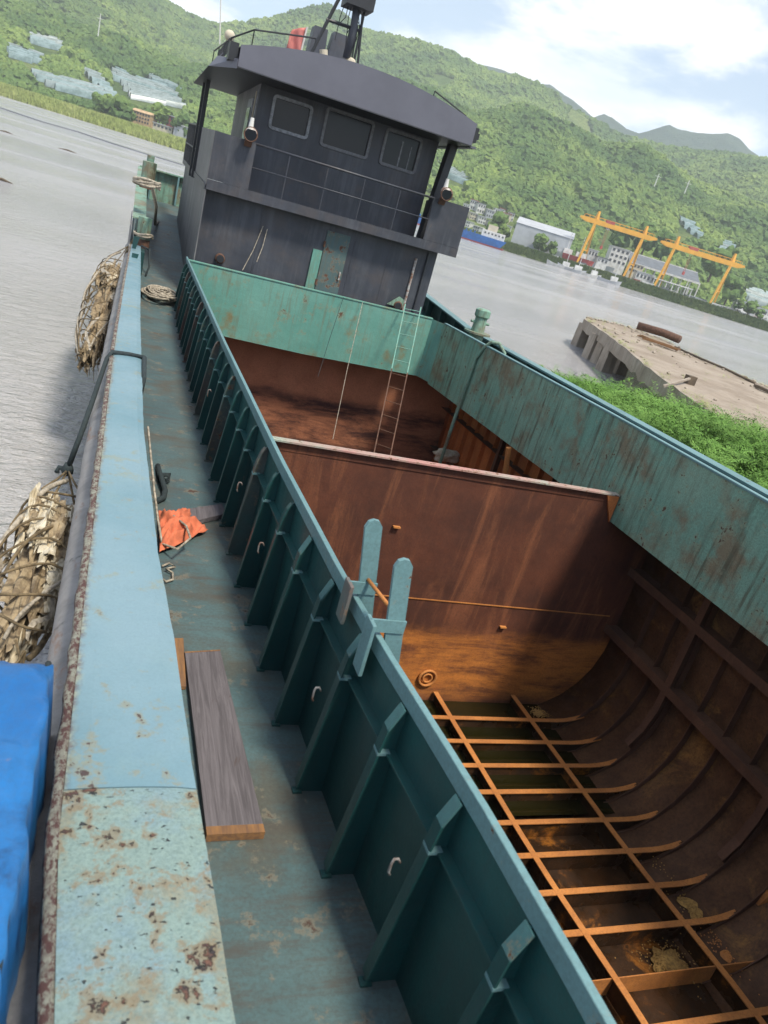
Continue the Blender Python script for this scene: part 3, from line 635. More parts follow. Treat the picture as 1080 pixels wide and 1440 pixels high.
dens = fbm(u_ / 110, v_ / 110, 4, 40) + 0.35 * fbm(u_ / 25, v_ / 25, 2, 41); keep = dens > -0.42 + 0.30 * np.clip((600 - v_) / 160, 0, 1)
for c in FIELDS:
    for dv in (0, 8, 16, 26): keep &= ~inpoly(u_ * (1 + dv / v_), v_ + dv, c)
for hu, hv, hw, hf in CLEAR: keep &= ~((np.abs(u_ / v_ - hu / hv) * hv < hw) & (v_ < hv + 14) & (v_ > hv - hf))
u_, v_ = u_[keep], v_[keep]; z_ = H1(u_, v_) - 1.5
pts = np.stack([RV[0] * u_ + HV[0] * v_, RV[1] * u_ + HV[1] * v_, z_], -1)
scl_ = rng.uniform(2.8, 8.2, len(u_)) * (1 - 0.2 * np.clip((620 - v_) / 180, 0, 1)) * (1 + .35 * np.clip((v_ - 900) / 400, 0, 1))
scatter('hillside_forest', pts, scl_, [crown_proto(i, MT['tree']) for i in range(5)], rng.uniform(0, 6.28, len(u_)))

# open shed with dark roof
p0 = wp(887, 392, 392); r = thing('open_shed', 'open sided shed with long dark roof and white columns behind the cranes', 'shed', tuple(p0), ship=False)
sc = 392 / FPX; A = wp(878, 370, 392); zt = A.z + 3; u0 = p0.dot(Vector(RV)); 
def UV(u, v, z): return uvw(u, v, z)
gz = WATER + 3.0; Wd = 100 * sc
uA = st(884, 362)[0] * 392; uB = st(982, 392)[0] * 392
MB().prism([UV(uA, 386, gz + 8), UV(uA, 408, gz + 8), UV(uA, 397, gz + 12.5)], Vector(RV) * (uB - uA)).build('roof', MT['dgrey'], r)
MB().beam(UV(uA, 385.8, gz + 7.9), UV(uB, 385.8, gz + 7.9), 0.4, 0.8).build('eave_beam', MT['white'], r)
MB().beam(UV(uA, 397, gz + 12.6), UV(uB, 397, gz + 12.6), 0.5, 0.35).build('ridge_cap', MT['white'], r)
for i in range(9):
    u = uA + (uB - uA) * i / 8
    for vv in (386.5, 407): MB().beam(UV(u, vv, gz - 1), UV(u, vv, gz + 8), 0.45, 0.45).build('column', MT['white'], r)
p0 = wp(955, 410, 368); r = thing('white_shelter', 'white framed open shelter between the second crane legs', 'shelter', tuple(p0), ship=False)
uA, uB = st(920, 388)[0] * 368, st(975, 402)[0] * 368
MB().prism([UV(uA, 366, gz + 4.2), UV(uA, 372, gz + 4.2), UV(uA, 372, gz + 4.7), UV(uA, 366, gz + 4.7)], Vector(RV) * (uB - uA)).build('roof', MT['white'], r)
for i in range(7):
    for vv in (366.4, 371.6): MB().beam(UV(uA + .3 + (uB - uA - .6) * i / 6, vv, gz - 1), UV(uA + .3 + (uB - uA - .6) * i / 6, vv, gz + 4.2), 0.35, 0.35).build('column', MT['white'], r)
# gantry cranes
def crane(beam, legs, label, v=366):
    p = wp(*legs[0][1], v); r = thing('gantry_crane', label, 'crane', tuple(p), 'yellow gantry cranes on the far shore', ship=False)
    a, b = wp(*beam[0], v + 4), wp(*beam[1], v + 4); z = (a.z + b.z) / 2; a.z = b.z = z
    d = (b - a).normalized()
    for off in (-0.9, 0.9):
        MB().beam(a + Vector(HV) * off + d * 3, b + Vector(HV) * off - d * 3, 0.8, 2.0).beam(a + Vector(HV) * off + Vector((0, 0, .4)), a + Vector(HV) * off + d * 3, 0.8, 0.8, w2=0.8, h2=2.0).beam(b + Vector(HV) * off - d * 3, b + Vector(HV) * off + Vector((0, 0, .4)), 0.8, 2.0, w2=0.8, h2=0.8).build('main_girder', MT['yellow'], r)
    mb = MB()
    for q in (1.25, -1.25):
        mb.beam(a + d * 2 + Vector(HV) * q + Vector((0, 0, 2)), b - d * 2 + Vector(HV) * q + Vector((0, 0, 2)), .12, .12)
        for k in range(15): c = a.lerp(b, (k + 0.7) / 15.4); mb.beam(c + Vector(HV) * q + Vector((0, 0, .9)), c + Vector(HV) * q + Vector((0, 0, 2)), .1, .1)
    mb.build('walkway_rail', MT['yellow'], r)
    for top, f1, f2 in legs:
        t = wp(*top, v + 4); g1, g2 = wp(*f1, v), wp(*f2, v); gg = WATER + 3.2
        for g_, dv in ((g1, -1), (g2, 9)):
            q = Vector((g_.x, g_.y, gg)) + Vector(HV) * dv
            MB().beam(q, Vector((t.x, t.y, z + 0.5)) + Vector(HV) * (0.5 if dv > 0 else -0.5), 0.7, 0.7, w2=1.0, h2=0.9).build('leg', MT['yellow'], r)
            MB().beam(q - d * 1.6 - Vector((0, 0, .6)), q + d * 1.6 - Vector((0, 0, .6)), 1.0, 0.9).build('wheel_bogie', MT['red'], r)
        MB().beam(Vector((t.x, t.y, z + 1)), Vector((t.x, t.y, z + 4.5)), 1.4, 1.4, w2=0.8, h2=0.8).build('tower_head', MT['yellow'], r)
        f_a, f_b = Vector((g1.x, g1.y, gg)) - Vector(HV), Vector((g2.x, g2.y, gg)) + Vector(HV) * 9
        MB().beam(f_a.lerp(Vector((t.x, t.y, z)), .35), f_b.lerp(Vector((t.x, t.y, z)), .35), .5, .5).build('leg_brace', MT['yellow'], r)
    mb = MB(); c = a.lerp(b, 0.38); mb.beam(c - d * 2 + Vector((0, 0, 1.4)), c + d * 2 + Vector((0, 0, 1.4)), 2.6, 1.4); mb.build('trolley', MT['red'], r)
    mb = MB()
    for q in (-.5, .5): mb.tube([c + d * q, c + d * q * .5 - Vector((0, 0, 9))], .09, 5)
    mb.beam(c - Vector((0, 0, 10.2)), c - Vector((0, 0, 8.8)), 1.0, .6); mb.build('hoist_block', MT['red'], r)
crane(((816, 305), (923, 338)), [((838, 312), (812, 366), (825, 371)), ((905, 333), (874, 393), (888, 398))], 'left yellow gantry crane, farther from the right picture edge')
crane(((929, 341), (1046, 376)), [((950, 346), (921, 397), (935, 402)), ((1029, 370), (996, 429), (1010, 435))], 'right yellow gantry crane, nearer the right picture edge')
# small moored boats and yard clutter
def smallboat(px, py, L, label, mat, cab=True, v=347):
    p = wz(px, py); p = uvw(st(px, py)[0] * v, v, WATER); r = thing('small_boat', label, 'boat', tuple(p), 'boats along the far shore', ship=False)
    d, h = Vector(RV), Vector(HV)
    def row(x, w_, z): return [p + d * x - h * w_ + Vector((0, 0, z)), p + d * x + h * w_ + Vector((0, 0, z))]
    mb = MB(); n = 7; ringb = [row((-.5 + i / (n - 1)) * L * .92, 0.10 * L * max(0.05, 1 - abs(2 * i / (n - 1) - 1) ** 3) * .8, -0.3) for i in range(n)]; ringt = [row((-.5 + i / (n - 1)) * L, 0.12 * L * max(0.05, 1 - abs(2 * i / (n - 1) - 1) ** 3), 1.1 + 0.9 * abs(2 * i / (n - 1) - 1) ** 2) for i in range(n)]
    for i in range(n - 1): mb.hexa([ringb[i][0], ringb[i + 1][0], ringb[i + 1][1], ringb[i][1]], [ringt[i][0], ringt[i + 1][0], ringt[i + 1][1], ringt[i][1]])
    mb.build('hull', MT[mat], r)
    if cab:
        c = p + d * L * .2 + Vector((0, 0, 1)); MB().beam(c - d * L * .12 + Vector((0, 0, 1)), c + d * L * .12 + Vector((0, 0, 1)), 0.16 * L, 2.2).build('cabin', MT['white'], r)
        MB().tube([c, c + Vector((0, 0, 7))], .12, 5).build('mast', MT['white'], r)
for px, py, L, lb, mt in [(789, 368, 12, 'white fishing boat left of the red boat', 'white'), (806, 372, 13, 'white boat with mast right beside the first crane', 'lgrey'), (830, 379, 11, 'white boat just right of the first crane left legs', 'white'),
                          (857, 388, 12, 'grey boat below the white office block', 'lgrey')]: smallboat(px, py, L, lb, mt)
def yardboat(px, py, v, L, label, mat):
    p = uvw(st(px, py)[0] * v, v, WATER + 3.4); r = thing('hauled_out_boat', label, 'boat', tuple(p), ship=False)
    d, h = Vector(RV), Vector(HV); mb = MB(); n = 7
    T = []; B = []
    for i in range(n):
        k = max(0.08, 1 - abs(2 * i / (n - 1) - 1) ** 3); x = (-.5 + i / (n - 1)) * L
        B.append([p + d * x * .9 - h * k * .6, p + d * x * .9 + h * k * .6]); T.append([p + d * x - h * k * 1.8 + Vector((0, 0, 3)), p + d * x + h * k * 1.8 + Vector((0, 0, 3))])
    for i in range(n - 1): mb.hexa([B[i][0], B[i + 1][0], B[i + 1][1], B[i][1]], [T[i][0], T[i + 1][0], T[i + 1][1], T[i][1]])
    mb.build('hull', MT[mat], r); MB().beam(p - d * L * .1 + Vector((0, 0, 4)), p + d * L * .2 + Vector((0, 0, 4)), 2.6, 2.2).build('cabin', MT['white'], r)
    MB().tube([p + Vector((0, 0, 3)), p + Vector((0, 0, 12))], .12, 5).build('mast', MT['white'], r)
yardboat(812, 366, 368, 15, 'dark red hull hauled out at the foot of the first crane', 'red')
yardboat(794, 360, 370, 13, 'white boat with tall mast hauled out left of the first crane', 'white')
yardboat(848, 374, 374, 11, 'grey hull with white cabin standing beside the white office block', 'lgrey')
# yard clutter boxes
mb = MB(); cl = []
for i in range(70):
    k = i / 70; px = 782 + 300 * k + random.uniform(-6, 6); py = 362 + 92 * k; v = random.uniform(363, 382); s, t = st(px, py)
    q = uvw(s * v, v, float(H1(s * v, v)) - .3); a = random.uniform(1.0, 3.2); mb.beam(q - Vector(RV) * a, q + Vector(RV) * a, random.uniform(1.5, 3), random.uniform(2, 5), mi=random.choice([0, 0, 1, 2, 2, 3]))
o = mb.build('yard_clutter', [MT['lgrey'], MT['redroof'], MT['white'], MT['dgrey']]); o['kind'] = 'stuff'; o['label'] = 'crates, containers and scrap along the shipyard bank'
# power pylons on the slope
for px, py, v, hh, lb in [(917, 270, 640, 14, 'slim pale mast on the slope above the cranes, left of two'), (958, 283, 640, 16, 'slim pale mast on the slope above the cranes, right of two'), (136, 66, 760, 22, 'pale pylon high on the left slope')]:
    u, v2 = hit(px, py); g_ = ground(u, v2); r = thing('mast_pole', lb, 'pole', tuple(g_), ship=False)
    MB().tube([g_ - Vector((0, 0, 1)), g_ + Vector((0, 0, hh))], [.6, .3], 6).build('pole', MT['white'], r); MB().beam(g_ + Vector((0, 0, hh * .85)) - Vector(RV) * 2.5, g_ + Vector((0, 0, hh * .85)) + Vector(RV) * 2.5, .3, .3).build('crossarm', MT['white'], r)
# blue ship
pv = 338; a0 = st(640, 333)[0] * pv; a1 = st(709, 350)[0] * pv; L0 = a0 - 22
r = thing('cargo_ship', 'long blue cargo ship with red waterline moored below the village', 'ship', tuple(uvw(a0, pv, WATER)), ship=False)
def hullsec(z0, z1, m_, nm, e=0.0):
    MB().hexa([uvw(L0, pv - 3 - e, z0), uvw(a1 - 2, pv - 3 - e, z0), uvw(a1 - 2, pv + 3 + e, z0), uvw(L0, pv + 3 + e, z0)], [uvw(L0, pv - 3.4 - e, z1), uvw(a1, pv - 3.4 - e, z1), uvw(a1, pv + 3.4 + e, z1), uvw(L0, pv + 3.4 + e, z1)]).build(nm, MT[m_], r)
hullsec(WATER - .5, WATER + 0.5, 'red', 'boot_top'); hullsec(WATER + 0.5, WATER + 3.4, 'hullblue', 'hull', .05)
for i in range(16):
    u = L0 + 2 + i * (a1 - L0 - 14) / 16; MB().beam(uvw(u, pv - 3.4, WATER + 3.4), uvw(u, pv - 3.4, WATER + 4.3), .5, .4).build('bulwark_stay', MT['hullblue'], r)
MB().hexa([uvw(a1 - 11, pv - 2.6, WATER + 3.4), uvw(a1 - 1.2, pv - 2.6, WATER + 3.4), uvw(a1 - 1.2, pv + 2.6, WATER + 3.4), uvw(a1 - 11, pv + 2.6, WATER + 3.4)], [uvw(a1 - 11, pv - 2.6, WATER + 6), uvw(a1 - 1.2, pv - 2.6, WATER + 6), uvw(a1 - 1.2, pv + 2.6, WATER + 6), uvw(a1 - 11, pv + 2.6, WATER + 6)]).build('deckhouse', MT['white'], r)
MB().hexa([uvw(a1 - 9, pv - 2.2, WATER + 6), uvw(a1 - 5, pv - 2.2, WATER + 6), uvw(a1 - 5, pv + 2.2, WATER + 6), uvw(a1 - 9, pv + 2.2, WATER + 6)], [uvw(a1 - 9, pv - 2.2, WATER + 8.3), uvw(a1 - 5, pv - 2.2, WATER + 8.3), uvw(a1 - 5, pv + 2.2, WATER + 8.3), uvw(a1 - 9, pv + 2.2, WATER + 8.3)]).build('bridge', MT['cream'], r)
for i in range(6):
    u = a1 - 10 + i * 1.5; MB().beam(uvw(u, pv - 2.65, WATER + 4.9), uvw(u + .7, pv - 2.65, WATER + 4.9), .08, .7).build('window', MT['window'], r)
# floating line and debris
pts = [wz(x, y) + Vector((0, 0, .02)) for x, y in [(-120, 112), (0, 152), (60, 172), (110, 186), (160, 203), (205, 217), (262, 234), (330, 255)]]
mb = MB(); mb.tube(pts, 0.22, 6); tag(mb.build('floating_line', MT['dgrey'], smooth=True), 'long dark floating line stretched across the river at the left', 'rope', ship=False)
for x, y, L, lb in [(8, 186, 1.6, 'driftwood stick on the water at the upper left edge'), (95, 212, 2.0, 'thin driftwood branch on the water below the floating line'), (2, 254, 1.2, 'dark floating log at the left picture edge'), (925, 470, 1.6, 'dark stick floating right of the jetty')]:
    q = wz(x, y); mb = MB(); mb.tube([q - Vector((L / 2, 0, 0)), q + Vector((0, .1, .08)), q + Vector((L / 2, -.2, 0))], [.05, .09, .04], 6); tag(mb.build('driftwood', MT['bark'], smooth=True), lb, 'driftwood', ship=False)

# ---- jetty on the right
JT = -0.55
def jz(px, py, z=JT): return wz(px, py, z)
A, B_, C_, D_ = jz(822, 448), jz(985, 572), jz(1140, 640), jz(1180, 580)
near = [jz(822, 449), jz(850, 468), jz(880, 490), jz(905, 512), jz(948, 545), jz(1000, 580), jz(1090, 640)]
far = [jz(826, 447), jz(870, 456), jz(925, 473), jz(975, 498), jz(1035, 525), jz(1090, 548), jz(1230, 610)]
r = thing('concrete_jetty', 'broken concrete jetty on piles with dusty deck, right of the barge', 'jetty', tuple(near[0]), ship=False)
g = []
for i in range(25):
    k = i / 24 * 6; q = min(int(k), 5); f_ = k - q; a, b = near[q].lerp(near[q + 1], f_), far[q].lerp(far[q + 1], f_)
    g.append([a.lerp(b, j / 8) + Vector((0, 0, 0.07 * mnoise.noise(Vector((i * .7, j * .9, 0))))) for j in range(9)])
MB().slab(g, (0, 0, -0.35)).build('deck_slab', MT['jettytop'], r, smooth=False)
mb = MB(); gg_ = []
for i in range(25):
    k = i / 24 * 4.6; q = min(int(k), 5); f_ = k - q; a = near[q].lerp(near[q + 1], f_)
    gg_.append([a + Vector((-.10 + .08 * mnoise.noise(Vector((i * .7, 3, 1))), -.06, 0.03 + .07 * mnoise.noise(Vector((i * .6, 1, 1))))), a + Vector((-.10 + .05 * mnoise.noise(Vector((i * .8, 7, 1))), -.06, -0.62 - .22 * mnoise.noise(Vector((i * .77, 1, 5)))))])
mb.slab(gg_, (0.30, 0.15, 0)).build('edge_beam', MT['concrete'], r)
for px, py in [(812, 487), (828, 505), (840, 512), (848, 522), (868, 525)]:
    b_ = wz(px, py) - Vector((0, 0, .8)); t_ = Vector((b_.x + .05, b_.y + .05, JT - .3)); MB().beam(b_, t_, .75, .75, w2=.65, h2=.65).build('pile', MT['concrete'], r)
o = tag(MB().tube([jz(893, 466) + Vector((0, 0, .42)), jz(930, 478) + Vector((0, 0, .47)), jz(952, 486) + Vector((0, 0, .42))], .26, 12).build('rusty_pipe', MT['iron'], smooth=True), 'short thick rusty pipe lying on planks on the jetty', 'pipe', ship=False)
for i in range(6):
    a = jz(896 + i * 2, 474 + i * 1.4) + Vector((0, 0, .1 + .07 * (i % 3))); b = jz(940 + i * 3, 490 + i * 1.2) + Vector((0, 0, .1 + .09 * (i % 2)))
    tag(MB().beam(a, b, .12, .08).build('timber_plank', MT['woodend'], None), ['lowest timber plank under the rusty jetty pipe, on the side of the barge', 'second timber plank of the stack under the rusty jetty pipe', 'third timber plank of the stack under the rusty jetty pipe', 'fourth timber plank of the stack under the rusty jetty pipe', 'fifth timber plank of the stack under the rusty jetty pipe', 'sixth and outermost timber plank under the rusty jetty pipe'][i], 'plank', 'planks under the jetty pipe', ship=False)
r = thing('wooden_stake', 'short wooden block with leaning stick at the jetty edge by the bushes', 'post', tuple(jz(968, 540)), ship=False)
a = jz(968, 540); MB().beam(a, a + Vector((0, 0, .35)), .4, .3).build('block', MT['bark'], r); MB().beam(jz(932, 545) + Vector((0, 0, .05)), a + Vector((0, 0, .25)), .08, .08).build('stick', MT['concrete'], r)
tag(MB().beam(jz(1062, 545) + Vector((0, 0, .1)), jz(1095, 560) + Vector((0, 0, .1)), .3, .14).build('timber_beam', MT['bark']), 'dark timber lying on the far edge of the jetty at the right picture edge', 'timber', ship=False)
tag(MB().tube([jz(948, 490) + Vector((0, 0, .1)), jz(985, 506) + Vector((0, 0, .08)), jz(1020, 522) + Vector((0, 0, .12)), jz(1060, 540) + Vector((0, 0, .06))], .07, 6).build('hose', MT['bark'], smooth=True), 'dark hose running along the far edge of the jetty', 'hose', ship=False)
mb = MB()
for i in range(160):
    q = random.randint(0, 5); f_ = random.random(); a, b = near[q].lerp(near[q + 1], f_), far[q].lerp(far[q + 1], f_); k = random.choice([random.uniform(.88, .99), random.uniform(.02, .98)])
    c = a.lerp(b, k); rr = random.uniform(.04, .16); mb.blob(c + Vector((0, 0, rr * .3)), (rr, rr * .8, rr * .6), seed=i, sub=1, amp=.5)
o = mb.build('rubble', MT['concrete']); o['kind'] = 'stuff'; o['label'] = 'small rubble scattered over the jetty deck'

# bank under the bushes
mb = MB(); g = []
bk = [(9.3, 22, -2.6, -2.0), (9.4, 18, -2.2, -1.5), (9.6, 14, -1.9, -1.0), (10, 9, -1.6, -.7), (10, 2, -1.5, -.6), (10, -12, -1.5, -.6)]
for x, y, za, zb in bk:
    row = []
    for j in range(12):
        k = j / 11; xx = x + (42 - x) * k ** 1.3; yy = y + (10 if y > 15 else 6) * k * (y / 22 if y > 0 else 0) * .6
        row.append((xx, yy, za + (zb - za) * min(1, k * 5) + 0.12 * mnoise.noise(Vector((xx, yy, 0)))))
    g.append(row)
mb.slab(g, (0, 0, -2.5)); struct(mb.build('river_bank', MT['mud'], smooth=False))
def sprig(i, mat):
    mb = MB(); rr = random.Random(i + 50)
    for sname in range(5):
        an = rr.uniform(0, 6.28); ln = rr.uniform(.7, 1.25); lean = rr.uniform(.3, .95); p = Vector((rr.uniform(-.1, .1), rr.uniform(-.1, .1), 0))
        for k in range(16):
            f_ = k / 16; c = p + Vector((math.cos(an) * lean * f_ ** 1.5, math.sin(an) * lean * f_ ** 1.5, ln * f_ - .50 * f_ ** 3)); 
            for sd_ in (-1, 1):
                a2 = an + sd_ * rr.uniform(.7, 1.3); L = .20 * (1.1 - .6 * f_); dv = Vector((math.cos(a2), math.sin(a2), rr.uniform(-.15, .45))) * L; pr = dv.cross(Vector((0, 0, 1))).normalized() * .013
                mb.add([c, c + dv * .45 + pr, c + dv, c + dv * .45 - pr], [(0, 1, 2, 3)])
    return protoobj(mb, 'leafy_sprig', mat, False)
bp, bs = [], []
lim_n = [wz(*p, -1.2) for p in [(800, 560), (1080, 720), (1250, 800)]]
for i in range(30000):
    x, y = random.uniform(9.2, 34), random.uniform(2, 34)
    # keep to the strip between the barge and the jetty
    j0 = near[0]; 
    k = None
    for a, b in zip(near[:-1], near[1:]):
        lo, hi = min(a.y, b.y), max(a.y, b.y)
        if lo <= y <= hi: tt = (y - a.y) / (b.y - a.y); k = a.x + (b.x - a.x) * tt; break
    if k is None: k = 15 if y > near[0].y else 40
    if x > k - .3: continue
    edge = lerp([2, 10, 16, 20, 24, 30], [30, 24, 18, 16.5, 15, 9], y)
    top = lerp([2, 12, 18, 22, 27, 32], [1.5, 1.45, 1.1, .55, .1, -.2], y) * (0.8 + .5 * mnoise.noise(Vector((x * .5, y * .5, 3))))
    if y > 31 : continue
    zb = lerp([2, 10, 16, 22, 26, 32], [-.9, -.9, -1.2, -1.9, -2.4, -2.5], y)
    lvl = random.random() ** .6
    bp.append((x, y, zb + top * lvl * .8)); bs.append(random.uniform(.55, .95) * (1 if top > .3 else .6))
bp = np.array(bp); bs = np.array(bs); ok = np.array([p[0] > 9.2 for p in bp]); bp, bs = bp[ok], bs[ok]
scatter('bank_bushes', bp, bs, [sprig(i, MT['bush']) for i in range(6)], rng.uniform(0, 6.28, len(bp)), rng.uniform(-.35, .35, len(bp)))

jw, js = [], []
for i in range(520):
    k = random.random() * 5.9; q = min(int(k), 5); f_ = k - q; a, b = near[q].lerp(near[q + 1], f_), far[q].lerp(far[q + 1], f_)
    e = random.choice([abs(random.gauss(0, .03)), 1 - abs(random.gauss(0, .025))]) if i % 4 else random.random()
    if mnoise.noise(a * .8 + Vector((0, e * 4, 0))) < -.05: continue
    jw.append(a.lerp(b, min(max(e, 0), 1)) + Vector((0, 0, -.02))); js.append(random.uniform(.10, .34))
scatter('jetty_weeds', [tuple(p) for p in jw], js, [sprig(i + 20, MT['reed']) for i in range(3)], rng.uniform(0, 6.28, len(jw)))
# ================================================================== BARGE
barge = thing('cargo_barge', 'rusty green open hold cargo barge with dark grey wheelhouse at the stern', 'barge', (4.0, 10.0, -3.9))
def part(mb, name, mat, **k): return mb.build(name, MT[mat] if isinstance(mat, str) else [MT[q] for q in mat], barge, **k)
def cx(y): return lerp([0, 1, 1.8, 2.7, 3.4, 5, 8.7, 17], [1.44, 1.42, 1.38, 1.30, 1.265, 1.22, 1.185, 1.19], y)
def capin(y): return lerp([0, 1.2, 1.6, 2.1, 2.9, 3.7, 5.7, 9.8, 18], [.56, .50, .48, .45, .42, .37, .31, .30, .34], y)
def capout(y): return lerp([0, 1.2, 1.8, 3, 8, 13, 18], [.09, .08, .04, .035, .04, .09, .155], y)
def dz(y): return 0.0 if y < 14.3 else 0.11 * (y - 14.3)
def rx(y): return lerp([0, 9, 15.6, 17], [6.95, 6.9, 6.6, 6.55], y)          # starboard coaming
def rout(y): return 8.12 if y < 18 else 8.12 - (y - 18) * 0.03
# shells
part(MB().slab([[(0.10, y, .80), (0.10, y, 0), (.12, y, -2.6), (0.9, y, -4.0)] for y in (-6, 0, 8, 18, 27.9)], (0.02, 0, 0)), 'port_side_plating', 'strake')
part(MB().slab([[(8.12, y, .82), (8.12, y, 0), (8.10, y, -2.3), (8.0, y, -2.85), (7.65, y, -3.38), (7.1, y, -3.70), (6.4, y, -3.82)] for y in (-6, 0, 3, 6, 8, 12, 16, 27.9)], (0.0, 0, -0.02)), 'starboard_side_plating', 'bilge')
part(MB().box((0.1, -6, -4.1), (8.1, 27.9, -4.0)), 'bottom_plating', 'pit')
part(MB().box((0.1, -6.1, -4.0), (8.12, -6.0, 0.9)), 'bow_plating', 'coam')
part(MB().box((0.14, -6, -4.0), (1.5, 16.4, -3.98)).box((0.16, 0.2, -3.9), (0.18, 16.4, -0.02)), 'port_hold_plating', 'holdside')
# inner hold side of starboard: slightly proud lining already the plating
# side deck port
g = [[(x, y, dz(y) + .004 * mnoise.noise(Vector((x * 2, y * 2, 0)))) for x in np.linspace(.13, cx(min(max(y, 0), 16)) + .02, 8)] for y in np.linspace(-6, 27.8, 140)]
part(MB().slab(g, (0, 0, -.02)), 'side_deck', 'deck')
part(MB().slab([[(x, y, dz(y)) for x in np.linspace(rx(min(max(y, 0), 16)) + .03, 8.1, 4)] for y in np.linspace(-6, 27.8, 60)], (0, 0, -.02)), 'side_deck', 'teal')
part(MB().box((1.4, -6, -.02), (6.9, -0.9, 0)), 'fore_deck', 'deck'); part(MB().box((.2, -.92, -3.9), (8.05, -.9, -.03)), 'fore_bulkhead', 'bulk')
# poop deck aft of hold
part(MB().slab([[(1.1, y, dz(y) + .002), (7, y, dz(y) + .002)] for y in (16.0, 20, 27.8)], (0, 0, -.03)), 'poop_deck', 'deck')
# bulwark plate, stays, cap
part(MB().slab([[(.15, y, 0 + dz(y)), (.15, y, .82)] for y in np.linspace(-6, 17.8, 30)], (.01, 0, 0)), 'bulwark_plate', 'teal')
st_me = MB().prism([(0, 0, 0), (.16, 0, 0), (.05, 0, .45), (.12, 0, .8), (0, 0, .8)], (0, .012, 0)).mesh('bulwark_stay', MT['teal'])
for i in range(12):
    y = 1.0 + i * 1.45; o = bpy.data.objects.new('bulwark_stay', st_me); col.objects.link(o); o.parent = barge; o.location = Vector((.16, y, dz(y))) - barge.location
def capgrid(y0, y1, n, z=.85):
    return [[(x, y, z + .004 * mnoise.noise(Vector((x * 5, y * 3, 1))) + dzc) for x, dzc in zip(np.linspace(capout(y), capin(y) + .004 * mnoise.noise(Vector((y * 5, 0, 0))), 7), (-.008, -.001, 0, 0, 0, -.001, -.010))] for y in np.linspace(y0, y1, n)]
part(MB().slab(capgrid(-2, 1.995, 50), (0, 0, -.035)), 'bulwark_cap', 'capworn', smooth=False, label='worn near plate of the bulwark cap with peeling paint')
part(MB().slab(capgrid(2.0, 17.7, 120, .8505), (0, 0, -.035)), 'bulwark_cap', 'cap', label='smooth pale blue painted plate of the bulwark cap')
mb = MB()
mb.tube([(capout(y) + .01 * mnoise.noise(Vector((y * 7, 1, 0))) - .012, y, .815 + .008 * mnoise.noise(Vector((y * 9, 3, 0)))) for y in np.linspace(-2, 17.7, 260)], [.026 + .010 * mnoise.noise(Vector((i * .37, 0, 5))) for i in range(260)], 8)
part(mb, 'edge_bead', 'lip', smooth=True)
part(MB().slab([[(capout(y) + .03, y, .82), (capout(y) - .03, y, .79), (capout(y) - .03, y, .62)] for y in np.linspace(-2, 17.7, 60)], (.01, 0, -.01)), 'cap_flange', 'lip')
part(MB().tube([(capout(y) + .02 + .006 * mnoise.noise(Vector((y * 2, 0, 3))), y, .50) for y in np.linspace(-3, 20, 120)], .145, 18), 'rubbing_strake', 'strake', smooth=True)
part(MB().box((.155, 17.2, .2), (.42, 17.75, .80)), 'cap_end_bracket', 'teal', bevel=.01)
# port coaming
part(MB().slab([[(cx(y), y, -.32), (cx(y), y, 0), (cx(y), y, .5), (cx(y), y, .97)] for y in np.linspace(-.9, 16.2, 40)], (.012, 0, 0)), 'coaming_plate', 'teal')
part(MB().slab([[(cx(y) - .014, y, 1.02), (cx(y) + .018, y, 1.02)] for y in np.linspace(-.9, 16.25, 60)], (0, 0, -.080)), 'coaming_rail', 'rail', bevel=.005)
part(MB().slab([[(cx(y) - .050, y, .722), (cx(y) - .001, y, .722)] for y in np.linspace(-.9, 16.2, 40)], (0, 0, -.010)), 'longitudinal_stiffener', 'teal')
def stiff(w_, d0, kind):
    mb = MB(); d1, d2 = -d0, -d0 * .92
    if kind: prof = [(d1, .0), (d1, .05), (-.075, .74), (-.064, .82), (-.045, .89), (-.024, .93)]
    else: prof = [(d1, .0), (d1, .05), (-.066, .84), (-.022, .945)]
    mb.prism([(0, 0, .0)] + [(x, 0, z) for x, z in prof] + [(0, 0, .945)], (0, .01, 0))
    for (x0, z0), (x1, z1) in zip(prof[1:-1], prof[2:]):
        n = Vector((-(z1 - z0), 0, x1 - x0)).normalized() * .009
        a0_, a1_ = -w_ * .5, w_ * .5
        ci_ = 2 if z0 > .8 and not kind else 0; P4 = [(x0, a0_, z0), (x0, a1_, z0), (x1, a1_, z1), (x1, a0_, z1)]  # upward slope takes the teal lightened to carry skylight
        mb.hexa(P4, [tuple(Vector(p) + n) for p in P4], ci_)
    mb.box((d1 - .018, -.018, .0), (d1 + .03, .022, .012))                        # welded foot pad
    mb.box((-.088, -w_ * .52, .712), (-.03, w_ * .52, .726), mi=1)           # weld where the stringer meets
    for k in range(7): mb.blob((-.012, .05, .66 - k * .055), (.012, .012, .014), seed=k, sub=1)
    return mb
MT['skylit_teal'] = painted('chipped sky-lightened teal paint', (0.055, 0.15, 0.15), (0.04, 0.115, 0.12), chip=.64)  # chipped teal, lightened in colour because these caps face the sky
sm = [stiff(.056, .14, 0).mesh('stiffener', [MT['teal'], MT['rail'], MT['skylit_teal']]), stiff(.046, .14, 1).mesh('stiffener', [MT['teal'], MT['rail']]), stiff(.05, .14, 1).mesh('stiffener', [MT['tealrust'], MT['rail']])]
MT['hookgrey'] = simple('dull hook steel', (0.22, 0.22, 0.21), .7, .5, 20, c2=(.12, .07, .05))
hook = MB().tube([(0, 0, 0), (-.012, 0, .02), (-.028, 0, .02), (-.034, 0, 0), (-.034, 0, -.045), (-.025, 0, -.06)], .006, 6).mesh('lashing_hook', MT['hookgrey'], True)
